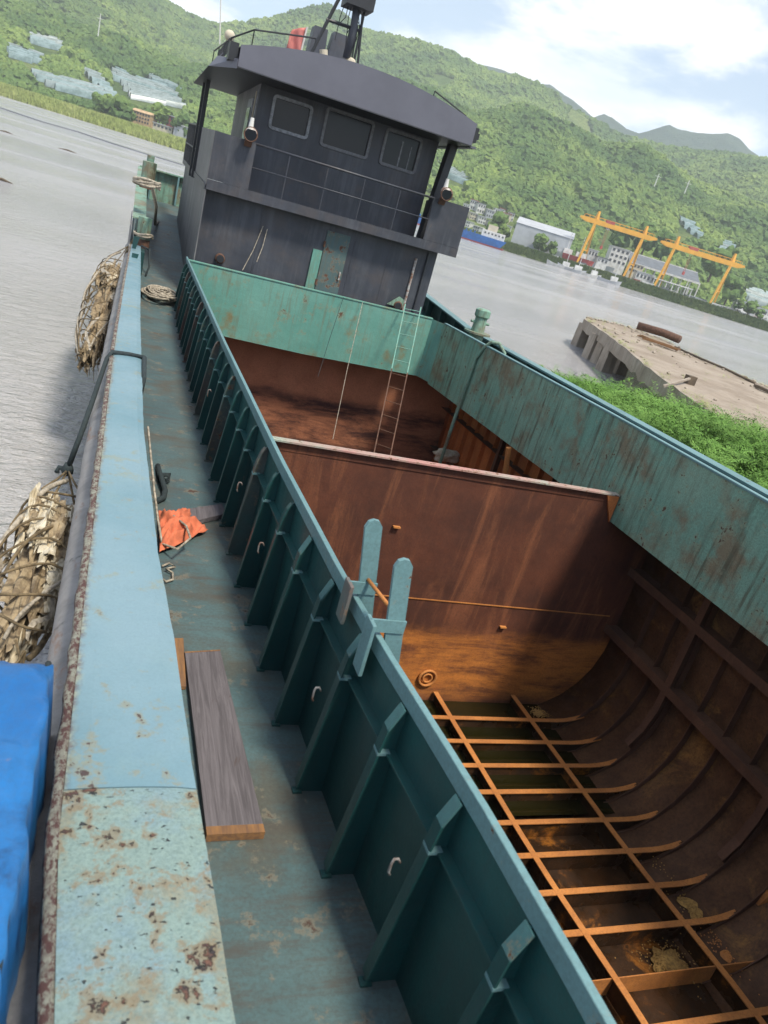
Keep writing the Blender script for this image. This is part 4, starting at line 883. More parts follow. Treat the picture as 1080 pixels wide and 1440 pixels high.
for i in range(29):
    y = 1.31 + i * .515; k = 2 if i in (8, 12, 15, 18, 20, 23, 26) else (0 if i < 6 else 1)
    o = bpy.data.objects.new('stiffener', sm[k]); col.objects.link(o); o.parent = barge; o.location = Vector((cx(y), y, dz(y))) - barge.location; o.scale = (1, 1, 1 - dz(y))
    if i in (1, 3, 6, 8, 13):
        h = bpy.data.objects.new('lashing_hook', hook); col.objects.link(h); h.parent = barge; h.location = Vector((cx(y) - .13, y + .06, .58)) - barge.location
# far coaming
fy = 15.75; xL, xR = cx(fy) + .02, 6.45
part(MB().slab([[(xL, fy, 1.0), (xL + 2.6, fy, 1.0), (xR, fy, 1.0)], [(xL, fy, .4), (xL + 2.6, fy, .4), (xR, fy, .4)], [(xL, fy, -.28), (xL + 2.6, fy, -.32), (xR, fy, -.28)]], (0, .012, 0)), 'coaming_plate', 'coam_far')
part(MB().slab([[(xR, fy, 1.0), (6.63, fy - .35, 1.0)], [(xR, fy, -.28), (6.63, fy - .35, -.3)]], (.008, .012, 0)), 'coaming_corner', 'coam_far')
part(MB().box((xL - .02, fy - .015, 1.0), (xR, fy + .06, 1.03)), 'coaming_lip', 'coam_far', bevel=.006)
# starboard coaming
ysr = [15.4, 13.2, 11, 9, 7, 5, 3, 1, -.9]
part(MB().slab([[(rx(y) + .004 * mnoise.noise(Vector((y, z, 0))), y, z) for z in (1.0, .7, .4, 0, -.33)] for y in np.linspace(15.4, -.9, 40)], (.012, 0, 0)), 'coaming_plate', 'coam')
part(MB().slab([[(rx(y) - .012, y, 1.03), (rx(y) + .07, y, 1.03)] for y in np.linspace(15.42, -.9, 30)], (0, 0, -.03)), 'coaming_lip', 'rail', bevel=.006)
for y in (): part(MB().box((rx(y) - .006, y, -.3), (rx(y) - .001, y + .015, .99)), 'weld_seam', 'coam')
for i in range(24):
    y = 15 - i * .66
    part(MB().prism([(rx(y) + .013, y, 0.0), (rx(y) + .16, y, 0.0), (rx(y) + .12, y, .7), (rx(y) + .05, y, .97), (rx(y) + .013, y, .97)], (0, .01, 0)), 'stiffener', 'teal')
# starboard bulwark
def rcz(y): return .85 + (0 if y < 17 else .07 * (y - 17))
part(MB().slab([[(7.88, y, rcz(y)), (7.93, y, rcz(y) + .004), (8.10, y, rcz(y) + .004), (8.16, y, rcz(y) - .02)] for y in np.linspace(27.8, -3, 90)], (0, 0, -.035)), 'bulwark_cap', 'rail')
part(MB().slab([[(8.06, y, dz(y)), (8.06, y, rcz(y) - .04)] for y in np.linspace(27.8, -3, 40)], (-.01, 0, 0)), 'bulwark_plate', 'teal')
for i in range(26):
    y = 24 - i * 1.02; part(MB().box((7.90, y - .04, dz(y)), (8.05, y + .02, rcz(y) - .04)), 'bulwark_stay', 'teal')
# mushroom ventilator and pipe on starboard
c = Vector((7.45, 15.5, 0))
v_ = MB().tube([c, c + Vector((0, 0, .95)), c + Vector((0, 0, .96)), c + Vector((0, 0, 1.0))], [.17, .17, .30, .30], 20).tube([c + Vector((0, 0, 1.0)), c + Vector((0, 0, 1.3)), c + Vector((0, 0, 1.34)), c + Vector((0, 0, 1.47)), c + Vector((0, 0, 1.50))], [.15, .13, .17, .17, .12], 20)
vent = part(v_, 'deck_vent', 'tealrust' if 0 else 'coam', smooth=False)
MB().tube([c + Vector((-.22, 0, 1.2)), c + Vector((.22, 0, 1.2))], .03, 8).build('crossbar', MT['coam'], vent)
pp = [sx(600, 640, 6.35), sx(640, 545, 6.6), Vector((rx(13.3) - .05, 13.55, .72)), Vector((rx(13.3) - .02, 13.4, .98)), Vector((rx(13.3) + .04, 13.3, 1.12)), Vector((rx(13.3) + .16, 13.2, 1.14)), Vector((rx(13.3) + .28, 13.1, 1.0)), Vector((rx(13.3) + .3, 13.1, .1))]
pp[0] = Vector((rx(13.3) - .12, 13.6, -2.6)); pp[1] = Vector((rx(13.3) - .08, 13.6, -.5))
part(MB().tube(pp, .035, 10), 'suction_pipe', 'coam', smooth=True)
# ---- hold interior
YB = 8.38
part(MB().slab([[(x, YB + .01 * mnoise.noise(Vector((x * .7, z, 0))), z) for x in np.linspace(.2, 8.05, 20)] for z in np.linspace(-.03, -3.9, 12)], (0, .012, 0)), 'transverse_bulkhead', 'bulk')
part(MB().slab([[(1.25, YB - .06, .085), (6.88, YB - .06, .085)], [(1.25, YB + .06, .085), (6.88, YB + .06, .085)]], (0, 0, -.02)), 'bulkhead_top_flange', 'tealrust' if 0 else 'flaked')
part(MB().box((1.25, YB - .012, -.05), (6.88, YB + .02, .065)), 'bulkhead_top_web', 'bulk')
part(MB().prism([(6.68, YB - .02, .06), (6.88, YB - .02, .06), (6.88, YB - .02, -.34)], (0, -.03, 0)), 'corner_bracket', 'orange')
part(MB().box((1.3, YB - .012, -1.88), (7.6, YB - .001, -1.865)), 'weld_seam', 'flange')
q = sy(600, 952, YB); mb = MB(); mb.tube([q + Vector((.13 * math.cos(a), -.03, .13 * math.sin(a))) for a in np.linspace(0, 6.28, 20, endpoint=False)], .022, 6, closed=True); mb.tube([q + Vector((.07 * math.cos(a), -.03, .07 * math.sin(a))) for a in np.linspace(0, 6.28, 16, endpoint=False)], .015, 6, closed=True)
part(mb, 'drain_flange', 'flange', smooth=True)
for px, py in [(557, 740), (882 / 2.88 + 400 - 0, 700 + 520 / 2.88)]:
    q = sy(px, py, YB); part(MB().box(q - Vector((.05, .05, .01)), q + Vector((.05, 0, .01))), 'lashing_eye', 'flange')
# aft bulkhead
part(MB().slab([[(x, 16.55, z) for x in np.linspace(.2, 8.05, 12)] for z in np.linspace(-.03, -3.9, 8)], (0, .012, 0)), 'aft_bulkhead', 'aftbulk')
part(MB().box((.2, 8.4, -3.62), (7.6, 16.5, -3.60)), 'tank_top_plate', 'bulk')
# forward hold: bottom, floors and girders
ZF = -3.4
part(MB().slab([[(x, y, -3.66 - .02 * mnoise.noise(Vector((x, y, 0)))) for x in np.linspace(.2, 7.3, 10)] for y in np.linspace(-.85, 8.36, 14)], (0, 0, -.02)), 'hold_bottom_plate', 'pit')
def girx(b, y): return b + lerp([3.3, 5.3, 8.4], [.30, .10, -.02], y)
fl_y = [7.78, 7.29, 6.82, 6.35, 5.85, 5.36, 4.86, 4.37, 3.36, 2.87, 2.38, 1.89, 1.4]
gx = [1.9, 3.5, 5.12, 6.45]
for y in fl_y:
    top = [[(x, y - .036, ZF + (0 if x < 6.9 else .17 * ((x - 6.9) / .6) ** 2)), (x, y + .036, ZF + (0 if x < 6.9 else .17 * ((x - 6.9) / .6) ** 2))] for x in (.3, 2, 4, 5.5, 6.3, 6.9, 7.05, 7.2, 7.35)]
    top.append([(7.50, y - .006, ZF + .20), (7.50, y + .006, ZF + .20)])
    fb = part(MB().slab(top, (0, 0, -.012)), 'floor_flange', 'flange')
    MB().prism([(.3, y - .005, -3.65), (6.6, y - .005, -3.65), (6.95, y - .005, -3.57), (7.47, y - .005, ZF + .17), (7.2, y - .005, ZF + .02), (6.9, y - .005, ZF - .013), (.3, y - .005, ZF - .013)], (0, .01, 0)).build('floor_web', MT['pit'], fb)
part(MB().box((.3, 3.86, -3.65), (7.6, 3.872, ZF - .01)), 'floor_web', 'flange')
for b in gx:
    g = [[(girx(b, y) - .038, y, ZF + .003), (girx(b, y) + .038, y, ZF + .003)] for y in np.linspace(1, 8.36, 12)]
    gp = part(MB().slab(g, (0, 0, -.012)), 'girder_flange', 'flange')
    MB().slab([[(girx(b, y), y, ZF - .01), (girx(b, y), y, -3.65)] for y in np.linspace(1, 8.36, 8)], (.01, 0, 0)).build('girder_web', MT['pit'], gp)
# wet olive water film lying between the floors near the bulkhead
m = M('olive bilge water', 0.06, spec=0.5); m.col((0.013, 0.011, 0.003)); m.bump(m.noise(3, 3), 0.004); MT['bilgewater'] = m.m
o = MB().add([(.3, 6.1, -3.56), (6.97, 6.1, -3.56), (6.97, 8.36, -3.56), (.3, 8.36, -3.56)], [(0, 1, 2, 3)]).build('bilge_water', MT['bilgewater']); struct(o); SHIP.append(o)
# side frames: curved ribs with stringers
rib_prof = [(7.80, -.05), (7.80, -1.0), (7.80, -2.1), (7.77, -2.5), (7.68, -2.84), (7.52, -3.12), (7.30, -3.36), (7.02, -3.54), (6.6, -3.645)]
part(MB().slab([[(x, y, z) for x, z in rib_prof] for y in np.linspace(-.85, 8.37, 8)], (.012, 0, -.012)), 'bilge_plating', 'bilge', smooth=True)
part(MB().slab([[(x, y, z) for x, z in rib_prof] for y in np.linspace(8.42, 16.5, 8)], (.012, 0, -.012)), 'bilge_plating', 'orange', smooth=True)  # aft lining gets a brighter orange than the forward lining
def rib(depth, th):
    inn = []
    for i, (x, z) in enumerate(rib_prof):
        a = rib_prof[max(i - 1, 0)]; b = rib_prof[min(i + 1, len(rib_prof) - 1)]; t = Vector((b[0] - a[0], b[1] - a[1])).normalized(); n = Vector((t.y, -t.x))
        if n.x > 0: n = -n
        dd = depth * (1 if i < 5 else .8 if i == 5 else .5 if i == 6 else .15); inn.append((x + n.x * dd, z + n.y * dd))
    mb = MB()
    for i in range(len(rib_prof) - 1):
        (a, b), (c, d_) = rib_prof[i], rib_prof[i + 1]; (e, f_), (g_, h_) = inn[i], inn[i + 1]
        mb.hexa([(a, 0, b), (e, 0, f_), (g_, 0, h_), (c, 0, d_)], [(a, th, b), (e, th, f_), (g_, th, h_), (c, th, d_)])
    return mb, inn
mb, _ = rib(.10, .014); rib_me = mb.mesh('side_frame', MT['holdside']); rib_or = mb.mesh('side_frame', MT['orange'])
mb, inn = rib(.42, .012)
for i in range(len(inn) - 1):
    (e, f_), (g_, h_) = inn[i], inn[i + 1]; mb.hexa([(e, -.06, f_), (e - .012, -.06, f_), (g_ - .012, -.06, h_), (g_, -.06, h_)], [(e, .07, f_), (e - .012, .07, f_), (g_ - .012, .07, h_), (g_, .07, h_)])
web_me = mb.mesh('web_frame', MT['holdside'])
for i in range(33):
    y = .9 + i * .49
    if abs(y - YB) < .15: continue
    me = web_me if i in (5, 12, 18, 24) and False else rib_me
    web = i in (4, 8, 12, 20, 26)
    o = bpy.data.objects.new('web_frame' if web else 'side_frame', rib_or if y > 11.5 else rib_me); col.objects.link(o); o.parent = barge; o.location = Vector((-.005, y, 0)) - barge.location
for y in (6.82, 4.86, 2.9, 10.8, 13.2):
    mb = MB(); 
    pr = [(7.60, -.1), (7.59, -1.0), (7.59, -2.05), (7.58, -2.4), (7.50, -2.74), (7.36, -3.0)]
    for (a, b), (c, d_) in zip(pr[:-1], pr[1:]): mb.hexa([(a, -.055, b), (a + .012, -.055, b), (c + .012, -.055, d_), (c, -.055, d_)], [(a, .055, b), (a + .012, .055, b), (c + .012, .055, d_), (c, .055, d_)])
    for (a, b), (c, d_), (e, f_), (g_, h_) in zip(pr[:-1], pr[1:], rib_prof[:5], rib_prof[1:6]): mb.hexa([(a + .012, 0, b), (c + .012, 0, d_), (g_ - .02, 0, h_), (e - .02, 0, f_)], [(a + .012, .01, b), (c + .012, .01, d_), (g_ - .02, .01, h_), (e - .02, .01, f_)])
    o = mb.build('web_frame', MT['holdside'], barge); o.location = Vector((0, y, 0)) - barge.location
for z in (-1.03, -2.03):
    sp_ = part(MB().slab([[(7.60, y, z + .004 * mnoise.noise(Vector((y * 3, 0, 0)))), (7.80, y, z + .02)] for y in np.linspace(-.8, 8.36, 20)], (0, 0, -.012)), 'side_stringer', 'holdside')
    MB().slab([[(7.595, y, z + .03), (7.595, y, z - .10)] for y in np.linspace(-.8, 8.36, 20)], (-.012, 0, 0)).build('stringer_flange', MT['holdside'], sp_)
    part(MB().slab([[(7.60, y, z), (7.80, y, z)] for y in np.linspace(8.42, 16.5, 10)], (0, 0, -.012)), 'side_stringer', 'holdside')
part(MB().tube([(6.62, 11.2, -.3), (7.3, 11.2, -3.5)], .05, 8), 'hold_pillar', 'flange')
part(MB().tube([sx(1000, 1330, 7.4), sx(1085, 1255, 7.6)], .06, 6), 'bilge_bracket', 'flange')
# gold residue piles
for i, (px, py, s, lb) in enumerate([(965, 1220, .32, 'golden grain heap on the starboard bilge, farthest of three'), (992, 1275, .34, 'golden grain heap against the second bay of the bilge'), (1035, 1335, .26, 'pale grain heap nearest the camera on the bilge'), (940, 1352, .25, 'bright orange grain spill in a pit between two floor beams'), (757, 1003, .09, 'pale pebble heap on the girder by the bulkhead corner')]):
    c = sz(px, py, -3.62 if i == 3 else (-3.39 if i == 4 else -3.52)); mb = MB(); rr = random.Random(i)
    g = []; A_ = 28
    for a in range(A_ + 1):
        an = a / A_ * 2 * math.pi; ro = s * (.85 + .5 * mnoise.noise(Vector((math.cos(an) * 1.8, math.sin(an) * 1.8, i * 7))))
        row = []
        for b in range(9):
            k = b / 8; x, y = math.cos(an) * ro * k, math.sin(an) * ro * k * .75; tilt_ = 0 if i in (3, 4) else max(0, x) * .55
            row.append(c + Vector((x, y, s * .16 * (1 - k * k) - .014 + tilt_ + .022 * mnoise.noise(Vector((x * 14, y * 14, i))) * (1 - k))))
        g.append(row)
    mb.sheet(g)
    for k in range(420):
        a, r_ = rr.uniform(0, 6.28), s * abs(rr.gauss(0, .8)); mb.blob(c + Vector((r_ * math.cos(a), r_ * .75 * math.sin(a), .015)), (.009, .009, .006), seed=k, sub=1)
    o = mb.build('grain_residue', MT['grain' if i != 2 else 'flange'], smooth=True); tag(o, lb, 'grain')

# ---- ladder hooked over the port coaming
MT['hookrust'] = painted('pinkish rusty paint', (0.20, 0.10, 0.085), (0.10, 0.13, 0.12), chip=.6)
lad = thing('coaming_ladder', 'teal steel ladder with two flat posts hooked over the port coaming rail', 'ladder', (1.4, 3.0, 1.0))
p1t, p1b = sy(525, 731, 3.12), sy(511, 860, 3.12); p2t, p2b = sy(567, 786, 2.78), sy(547, 930, 2.78)
for t_, b_ in ((p1t, p1b), (p2t, p2b)):
    d_ = (b_ - t_).normalized(); e = b_ + d_ * 1.6
    mb = MB(); ax = Vector((1, 0, 0)); ax = (ax - d_ * ax.dot(d_)).normalized(); nn = d_.cross(ax); hw = .043
    prof = [t_ - ax * hw + d_ * .03, t_ - ax * hw * .6, t_ + d_ * -.008, t_ + ax * hw * .6, t_ + ax * hw + d_ * .03, e + ax * hw, e - ax * hw]
    mb.prism([p for p in prof], nn * .022); mb.build('post', MT['rail'], lad)
def at(t_, b_, z): k = (z - t_.z) / (b_.z - t_.z); return t_.lerp(b_, k)
for i, ((t_, b_), z) in enumerate((((p1t, p1b), 1.07), ((p2t, p2b), 1.07))):
    q = at(t_, b_, z); xo = cx(q.y) - .10
    MB().box((xo + .04, q.y - .03, z - .03), (q.x + .045, q.y - .018, z + .035)).build('hook_bar', MT['rail'], lad)
    MB().box((xo + .035, q.y - .085, z - .24 if i else z - .18), (xo + .055, q.y + .02, z + .035)).build('hook_plate', MT['rail' if i else 'hookrust'], lad, bevel=.005)
r0, r1 = at(p1t, p1b, 1.12), at(p2t, p2b, 1.12)
MB().tube([r0 + Vector((0, -.02, 0)), r1 + Vector((0, .02, 0))], .010, 8).build('rung', MT['flange'], lad, smooth=True)
for z in (.6, .2): MB().tube([at(p1t, p1b, z), at(p2t, p2b, z)], .012, 8).build('rung', MT['rail'], lad, smooth=True)

# ---- long ladder in the aft hold
tA, tB = Vector((5.45, 15.66, 1.10)), Vector((6.0, 15.66, 1.02)); 
tA = sy(588 - 18, 428, 15.62); tB = sy(592, 432, 15.62); bA, bB = sy(527, 632, 13.0), sy(549, 640, 13.0)
# feet on the tank top: extend the visible line downwards
lad2 = thing('hold_ladder', 'thin rusty ladder leaning on the far coaming down into the aft hold', 'ladder', tuple(bA))
eA, eB = tA + (bA - tA) * 1.12, tB + (bB - tB) * 1.12
for a, b in ((tA, eA), (tB, eB)):
    k = .42; mid = a.lerp(b, k); MB().beam(a, mid, .022, .018).build('side_rail', MT['coam_far'], lad2); MB().beam(mid, b, .022, .018).build('side_rail', MT['iron'], lad2, label='rusty lower half of the ladder side rail')
for i in range(12): k = .03 + i * .083; MB().tube([tA.lerp(eA, k), tB.lerp(eB, k)], .008, 6).build('rung', MT['coam_far' if k < .4 else 'holdside'], lad2)
for (a, b, mt, lb) in [((sy(483, 418, 15.68)), sy(447, 530, 14.6), 'brope', 'dark line hanging over the far coaming into the hold'), (sy(510, 425, 15.68), sy(468, 618, 13.2), 'rope', 'pale thin line hanging left of the hold ladder')]:
    tag(MB().tube([a, a.lerp(b, .5) + Vector((0, .05, -.06)), b], .0055, 6).build('thin_line', MT[mt]), lb, 'rope')
# small lump lying in the aft hold by the starboard side
c = sx(628, 640, 7.3); tag(MB().blob(c, (.3, .16, .14), seed=3, sub=3, amp=.6).build('stone_lump', MT['foam'], smooth=True), 'pale pinkish lump on the starboard stringer in the aft hold', 'lump')

# ================================================================== WHEELHOUSE (parts of the barge)
MT['doorpaint'] = painted('faded blue green door paint', (0.065, 0.12, 0.125), (0.085, 0.125, 0.115), chip=.60, streak=.5, rust=(.12, .06, .04))
WF = 16.7; X0, X1 = 1.36, 6.52; BF = 16.4; BX1 = 6.82
wh = part(MB().hexa([(X0, BF, 0.2), (X1, WF, .2), (X1, 24, .9), (X0, 24, .9)], [(X0, BF, 2.36), (X1, WF, 2.36), (X1, 24, 2.36), (X0, 24, 2.36)]) if 0 else
          MB().box((X0, WF, 0.2), (X1, 24.3, 2.36)), 'lower_house', 'grey')
def rz(y): return .035 * max(0, y - BF)
part(MB().slab([[(X0 - .02, y, .2), (X0 - .02, y, 2.36 + rz(y))] for y in np.linspace(BF, 24.4, 12)], (.017, 0, 0)), 'side_house_plate', 'greyside')
# balcony floor, band and parapets
part(MB().box((X0 - .004, BF + .012, 2.362), (BX1, 20.8, 2.42)), 'balcony_floor', 'grey')
part(MB().box((X0 - .02, BF - .02, 2.34), (BX1 + .015, BF + .005, 2.53)), 'balcony_band', 'greyside' if 0 else 'grey')
part(MB().box((X0 - .02, BF - .01, 2.534), (2.14, BF + .008, 3.40)), 'parapet', 'grey')
part(MB().box((5.98, BF - .01, 2.534), (BX1, BF + .008, 3.40)), 'parapet', 'grey')
part(MB().slab([[(X0 - .035, y, 2.42 + rz(y)), (X0 - .035, y, 3.40 + rz(y))] for y in np.linspace(BF - .012, 20.5, 8)], (.013, 0, 0)), 'parapet', 'greyside')
part(MB().box((BX1, BF - .01, 2.42), (BX1 + .012, 19.2, 3.40)), 'parapet', 'grey')
part(MB().slab([[(X0 - .06, y, 2.33 + rz(y)), (X0 - .06, y, 2.44 + rz(y))] for y in np.linspace(BF - .03, 25.4, 8)], (.023, 0, 0)), 'knuckle_bar', 'grey')
for z, r_ in ((3.38, .022), (2.95, .013)): part(MB().tube([(2.14, BF, z), (5.98, BF, z)], r_, 8), 'handrail', 'grey', smooth=True)
for x in (2.82, 3.62, 4.42, 5.22): part(MB().tube([(x, BF, 2.5), (x, BF, 3.38)], .011, 6), 'baluster', 'grey')
# aft railing on port wing
for i in range(14): yb = 20.7 + i * .36; part(MB().tube([(X0 - .04, yb, 2.40 + rz(yb)), (X0 - .04, yb, 3.42 + rz(yb))], .018, 6), 'baluster', 'black')
for z in (3.42, 2.9): part(MB().tube([(X0 - .04, 20.5, z + rz(20.5)), (X0 - .04, 25.4, z + rz(25.4))], .022, 6), 'handrail', 'black')
# upper house
UF, UX0, UX1, UT = 17.3, 2.14, 6.08, 4.62
wins = [((2.43, 3.24), (3.78, 4.40)), ((3.53, 4.58), (3.76, 4.49)), ((4.87, 5.71), (3.76, 4.47))]
mb = MB(); xs_ = [UX0] + [q for w_ in wins for q in w_[0]] + [UX1]
for i in range(0, len(xs_), 2): mb.box((xs_[i], UF, 2.42), (xs_[i + 1], UF + .05, UT))
for (a, b), (c, d_) in wins: mb.box((a, UF, 2.42), (b, UF + .05, c)); mb.box((a, UF, d_), (b, UF + .05, UT))
part(mb, 'upper_house_front', 'grey')
part(MB().box((UX0, UF + .052, 2.42), (UX0 + .04, 18.0, UT)).box((UX0, 18.75, 2.42), (UX0 + .04, 21.5, UT)).box((UX0, 18.0, 4.3), (UX0 + .04, 18.75, UT)), 'upper_house_side', 'greyside')
part(MB().box((UX1 - .04, UF + .052, 2.42), (UX1, 21.5, UT)).box((UX0 + .05, 21.46, 2.42), (UX1 - .05, 21.5, UT)), 'upper_house_side', 'grey')
dr = part(MB().box((UX0 - .03, 18.0, 2.45), (UX0 + .0, 18.75, 4.28)), 'door', 'frame'); MB().box((UX0 - .045, 18.1, 3.4), (UX0 - .031, 18.65, 4.1)).build('pane', MT['glass'], dr)
MB().tube([(UX0 - .05, 18.02, 3.0), (UX0 - .05, 18.02, 3.25)], .015, 6).build('handle', MT['lamp'], dr)
part(MB().box((UX0 - .02, 17.42, 2.45), (UX0 - .003, 17.52, 4.4)), 'door_post', 'foam' if 0 else 'frame')
part(MB().box((UX0 - .02, 17.75, 2.45), (UX0 - .003, 17.8, 4.4)), 'door_post', 'cream')
def rring(x0, x1, z0, z1, w_, y0, y1, rad=.08):
    mb = MB(); P_ = []
    for cxx, czz, a0_ in ((x1 - rad, z1 - rad, 0), (x0 + rad, z1 - rad, 90), (x0 + rad, z0 + rad, 180), (x1 - rad, z0 + rad, 270)):
        for k in range(5): a = R_(a0_ + k * 22.5); P_.append((cxx, czz, math.cos(a), math.sin(a)))
    n = len(P_); r_out = rad; vs, fs = [], []
    for y in (y0, y1):
        for px_, pz_, ca, sa in P_: vs.append((px_ + ca * r_out, y, pz_ + sa * r_out))
        for px_, pz_, ca, sa in P_: vs.append((px_ + ca * (r_out - w_) if r_out > w_ else px_ - ca * 0 - (w_ - r_out) * np.sign(ca) if False else px_ + ca * max(r_out - w_, .005), y, pz_ + sa * max(r_out - w_, .005)))
    for i in range(n):
        j = (i + 1) % n; fs += [(i, j, n + j, n + i), (2 * n + i, 3 * n + i, 3 * n + j, 2 * n + j), (i, 2 * n + i, 2 * n + j, j), (n + i, n + j, 3 * n + j, 3 * n + i)]
    mb.add(vs, fs); return mb
for i, ((a, b), (c, d_)) in enumerate(wins):
    fr = part(rring(a - .015, b + .015, c - .015, d_ + .015, .06, UF - .035, UF + .06, .09), 'window_frame', 'frame' if i == 0 else 'frame2', smooth=False)
    MB().box((a - .005, UF + .03, c - .005), (b + .005, UF + .042, d_ + .005)).build('pane', MT['glass'], fr)
    if i == 2:
        MB().box((5.28, UF + .015, c + .02), (5.31, UF + .028, d_ - .15)).build('wiper_bar', MT['frame'], fr); MB().box((5.50, UF + .015, c + .02), (5.52, UF + .028, d_ - .2)).build('wiper_bar', MT['frame'], fr)
for x in (2.55, 4.6, 5.4): part(MB().box((x, WF - .008, .25), (x + .014, WF - .001, 2.33)), 'weld_seam', 'grey')
for x in (3.38, 4.72): part(MB().box((x, UF - .006, 2.45), (x + .012, UF - .001, 3.7)), 'weld_seam', 'grey')
# dim cabin interior
part(MB().box((UX0 + .06, 19.4, 2.43), (UX1 - .06, 19.45, UT - .02)), 'cabin_partition', 'grey'); part(MB().box((3.0, 17.7, 2.43), (5.2, 18.3, 3.5)), 'console', 'black')
# roof: cambered, deep fascia, chamfered port corner
def arch(x): return 4.86 + .40 * (1 - ((x - 4.05) / 2.65) ** 2)
RFy = 16.15; RL, RR = 1.52, 6.38
xsR = np.linspace(RL, RR, 24)
part(MB().slab([[(x, RFy, arch(x)), (x, RFy - .02, 4.53)] for x in xsR], (0, .02, 0)), 'roof_fascia', 'fascia')
part(MB().slab([[(x, RFy + .02, arch(x) - .01), (x, 21.9, arch(x) - .01)] for x in xsR], (0, 0, -.04)), 'roof_plate', 'fascia', smooth=True)
part(MB().slab([[(RL, RFy - .02, 4.52), (RR, RFy - .02, 4.52)], [(RL, 21.9, 4.52), (RR, 21.9, 4.52)]], (0, 0, .02)), 'roof_soffit', 'black')
part(MB().hexa([(RL - .02, RFy - .02, 4.50), (RL, RFy, 4.50), (1.10, 17.2, 4.50), (1.08, 17.2, 4.50)], [(RL - .02, RFy - .02, 4.66), (RL, RFy, 4.66), (1.26, 17.2, 4.72), (1.22, 17.2, 4.72)]), 'roof_eave', 'fascia')
part(MB().hexa([(RL, RFy, 4.50), (RL, 21.9, 4.50), (1.09, 21.9, 4.50), (1.09, 17.2, 4.50)], [(RL, RFy, 4.52), (RL, 21.9, 4.52), (1.09, 21.9, 4.52), (1.09, 17.2, 4.52)]), 'roof_soffit', 'black')
part(MB().hexa([(1.08, 17.2, 4.50), (1.10, 17.2, 4.50), (1.10, 21.9, 4.50), (1.08, 21.9, 4.50)], [(1.30, 17.2, 4.80), (1.32, 17.2, 4.80), (1.32, 21.9, 4.80), (1.30, 21.9, 4.80)]), 'roof_eave', 'fascia')
part(MB().box((RL - .18, RFy + .12, 4.62), (RL - .02, RFy + .5, 4.92)), 'navigation_light_box', 'black')
part(MB().box((RR + .0, RFy + .02, 4.50), (RR + .12, 21.9, 4.54)), 'roof_eave', 'fascia'); part(MB().box((RR + .0, RFy + .1, 4.62), (RR + .12, RFy + .45, 4.9)).box((RR + .12, RFy + .2, 4.70), (RR + .2, RFy + .35, 4.82)), 'navigation_light_box', 'black')
# roof posts
for x, y, w_ in ((1.30, 19.9, .09), (1.30, 20.9, .09)): part(MB().beam((x, y, 2.42), (x, y, 4.52), w_, w_), 'roof_post', 'black')
part(MB().beam((6.12, 16.95, 2.42), (6.28, 16.95, 4.52), .16, .26), 'roof_post', 'black')
# roof railings
def rail_poly(pts_, nm='roof_railing'):
    mb = MB(); mb.tube([p + Vector((0, 0, .28)) for p in pts_], .016, 6)
    for a, b in zip(pts_[:-1], pts_[1:]):
        n = max(1, int((b - a).length / .8))
        for k in range(n + 1): q = a.lerp(b, k / n); mb.tube([q, q + Vector((0, 0, .28))], .012, 6)
    part(mb, nm, 'black')
rail_poly([Vector((1.30, 19.6, 4.78)), Vector((1.40, 17.0, 4.78)), Vector((1.75, 16.6, 4.98)), Vector((2.9, 16.6, 5.2))])
for i in range(12): y = 17.0 + i * .2; part(MB().tube([(1.37, y, 4.78), (1.37, y, 5.05)], .008, 5), 'baluster', 'black')
rail_poly([Vector((5.5, 16.7, 5.06)), Vector((6.3, 16.7, 4.82)), Vector((6.3, 20, 4.82))])
# search lights on the wings
def searchlight(px, py, nm, tilt, y=16.3):
    c = sy(px, py, y); o = part(MB().tube([c + Vector((0, .12, .02)), c + Vector((0, .02, 0)), c + Vector((0, -.13, -.04))], [.07, .10, .125], 18), nm, 'lamp', smooth=True)
    MB().tube([c + Vector((0, -.132, -.041)), c + Vector((0, -.138, -.042))], .112, 18).build('lens', MT['glass'], o); MB().tube([c + Vector((.125 * math.cos(a), -.13, .125 * math.sin(a) - .04)) for a in np.linspace(0, 6.28, 20, endpoint=False)], .014, 6, closed=True).build('bezel', MT['iron'], o)
    MB().tube([c + Vector((0, .05, .08)), c + Vector((0, .05, .26))], [.05, .035], 10).build('chimney_cap', MT['white'], o); MB().beam(c + Vector((0, 0, -.12)), c + Vector((0, .05, -.25)), .14, .05).build('bracket', MT['iron'], o)
searchlight(352, 186, 'searchlight', 0); searchlight(626, 270, 'searchlight', 0)
# lower wall details
for px, py in ((309, 363), (558, 429)):
    q = sy(px, py, WF); part(MB().tube([q + Vector((0, .02, 0)), q + Vector((0, -.10, 0))], .10, 20), 'exhaust_pipe', 'iron', smooth=True); part(MB().tube([q + Vector((0, -.101, 0)), q + Vector((0, -.104, 0))], .075, 20), 'pipe_bore', 'black')
    if px > 500: part(MB().prism([q + Vector((-.25, -.02, -.02)), q + Vector((.12, -.02, -.02)), q + Vector((.12, -.02, .15)), q + Vector((.0, -.02, .2))], (0, -.06, 0)), 'pipe_shroud', 'coam')
q0, q1 = sy(428, 405, WF), sy(474, 320, WF)
dr = part(MB().box((q0.x + .22, WF - .035, .3), (q0.x + .74, WF - .002, 2.18)), 'door', 'doorpaint'); MB().beam((q0.x + .68, WF - .06, 1.25), (q0.x + .68, WF - .06, 1.42), .03, .03).build('handle', MT['lamp'], dr)
part(MB().box((q0.x + .0, WF - .05, .3), (q0.x + .20, WF - .002, 1.75)), 'door_post', 'coam_far'); 
for z in (1.1, 1.9): MB().tube([(q0.x + .21, WF - .05, z - .06), (q0.x + .21, WF - .05, z + .06)], .025, 8).build('hinge', MT['iron'], dr)
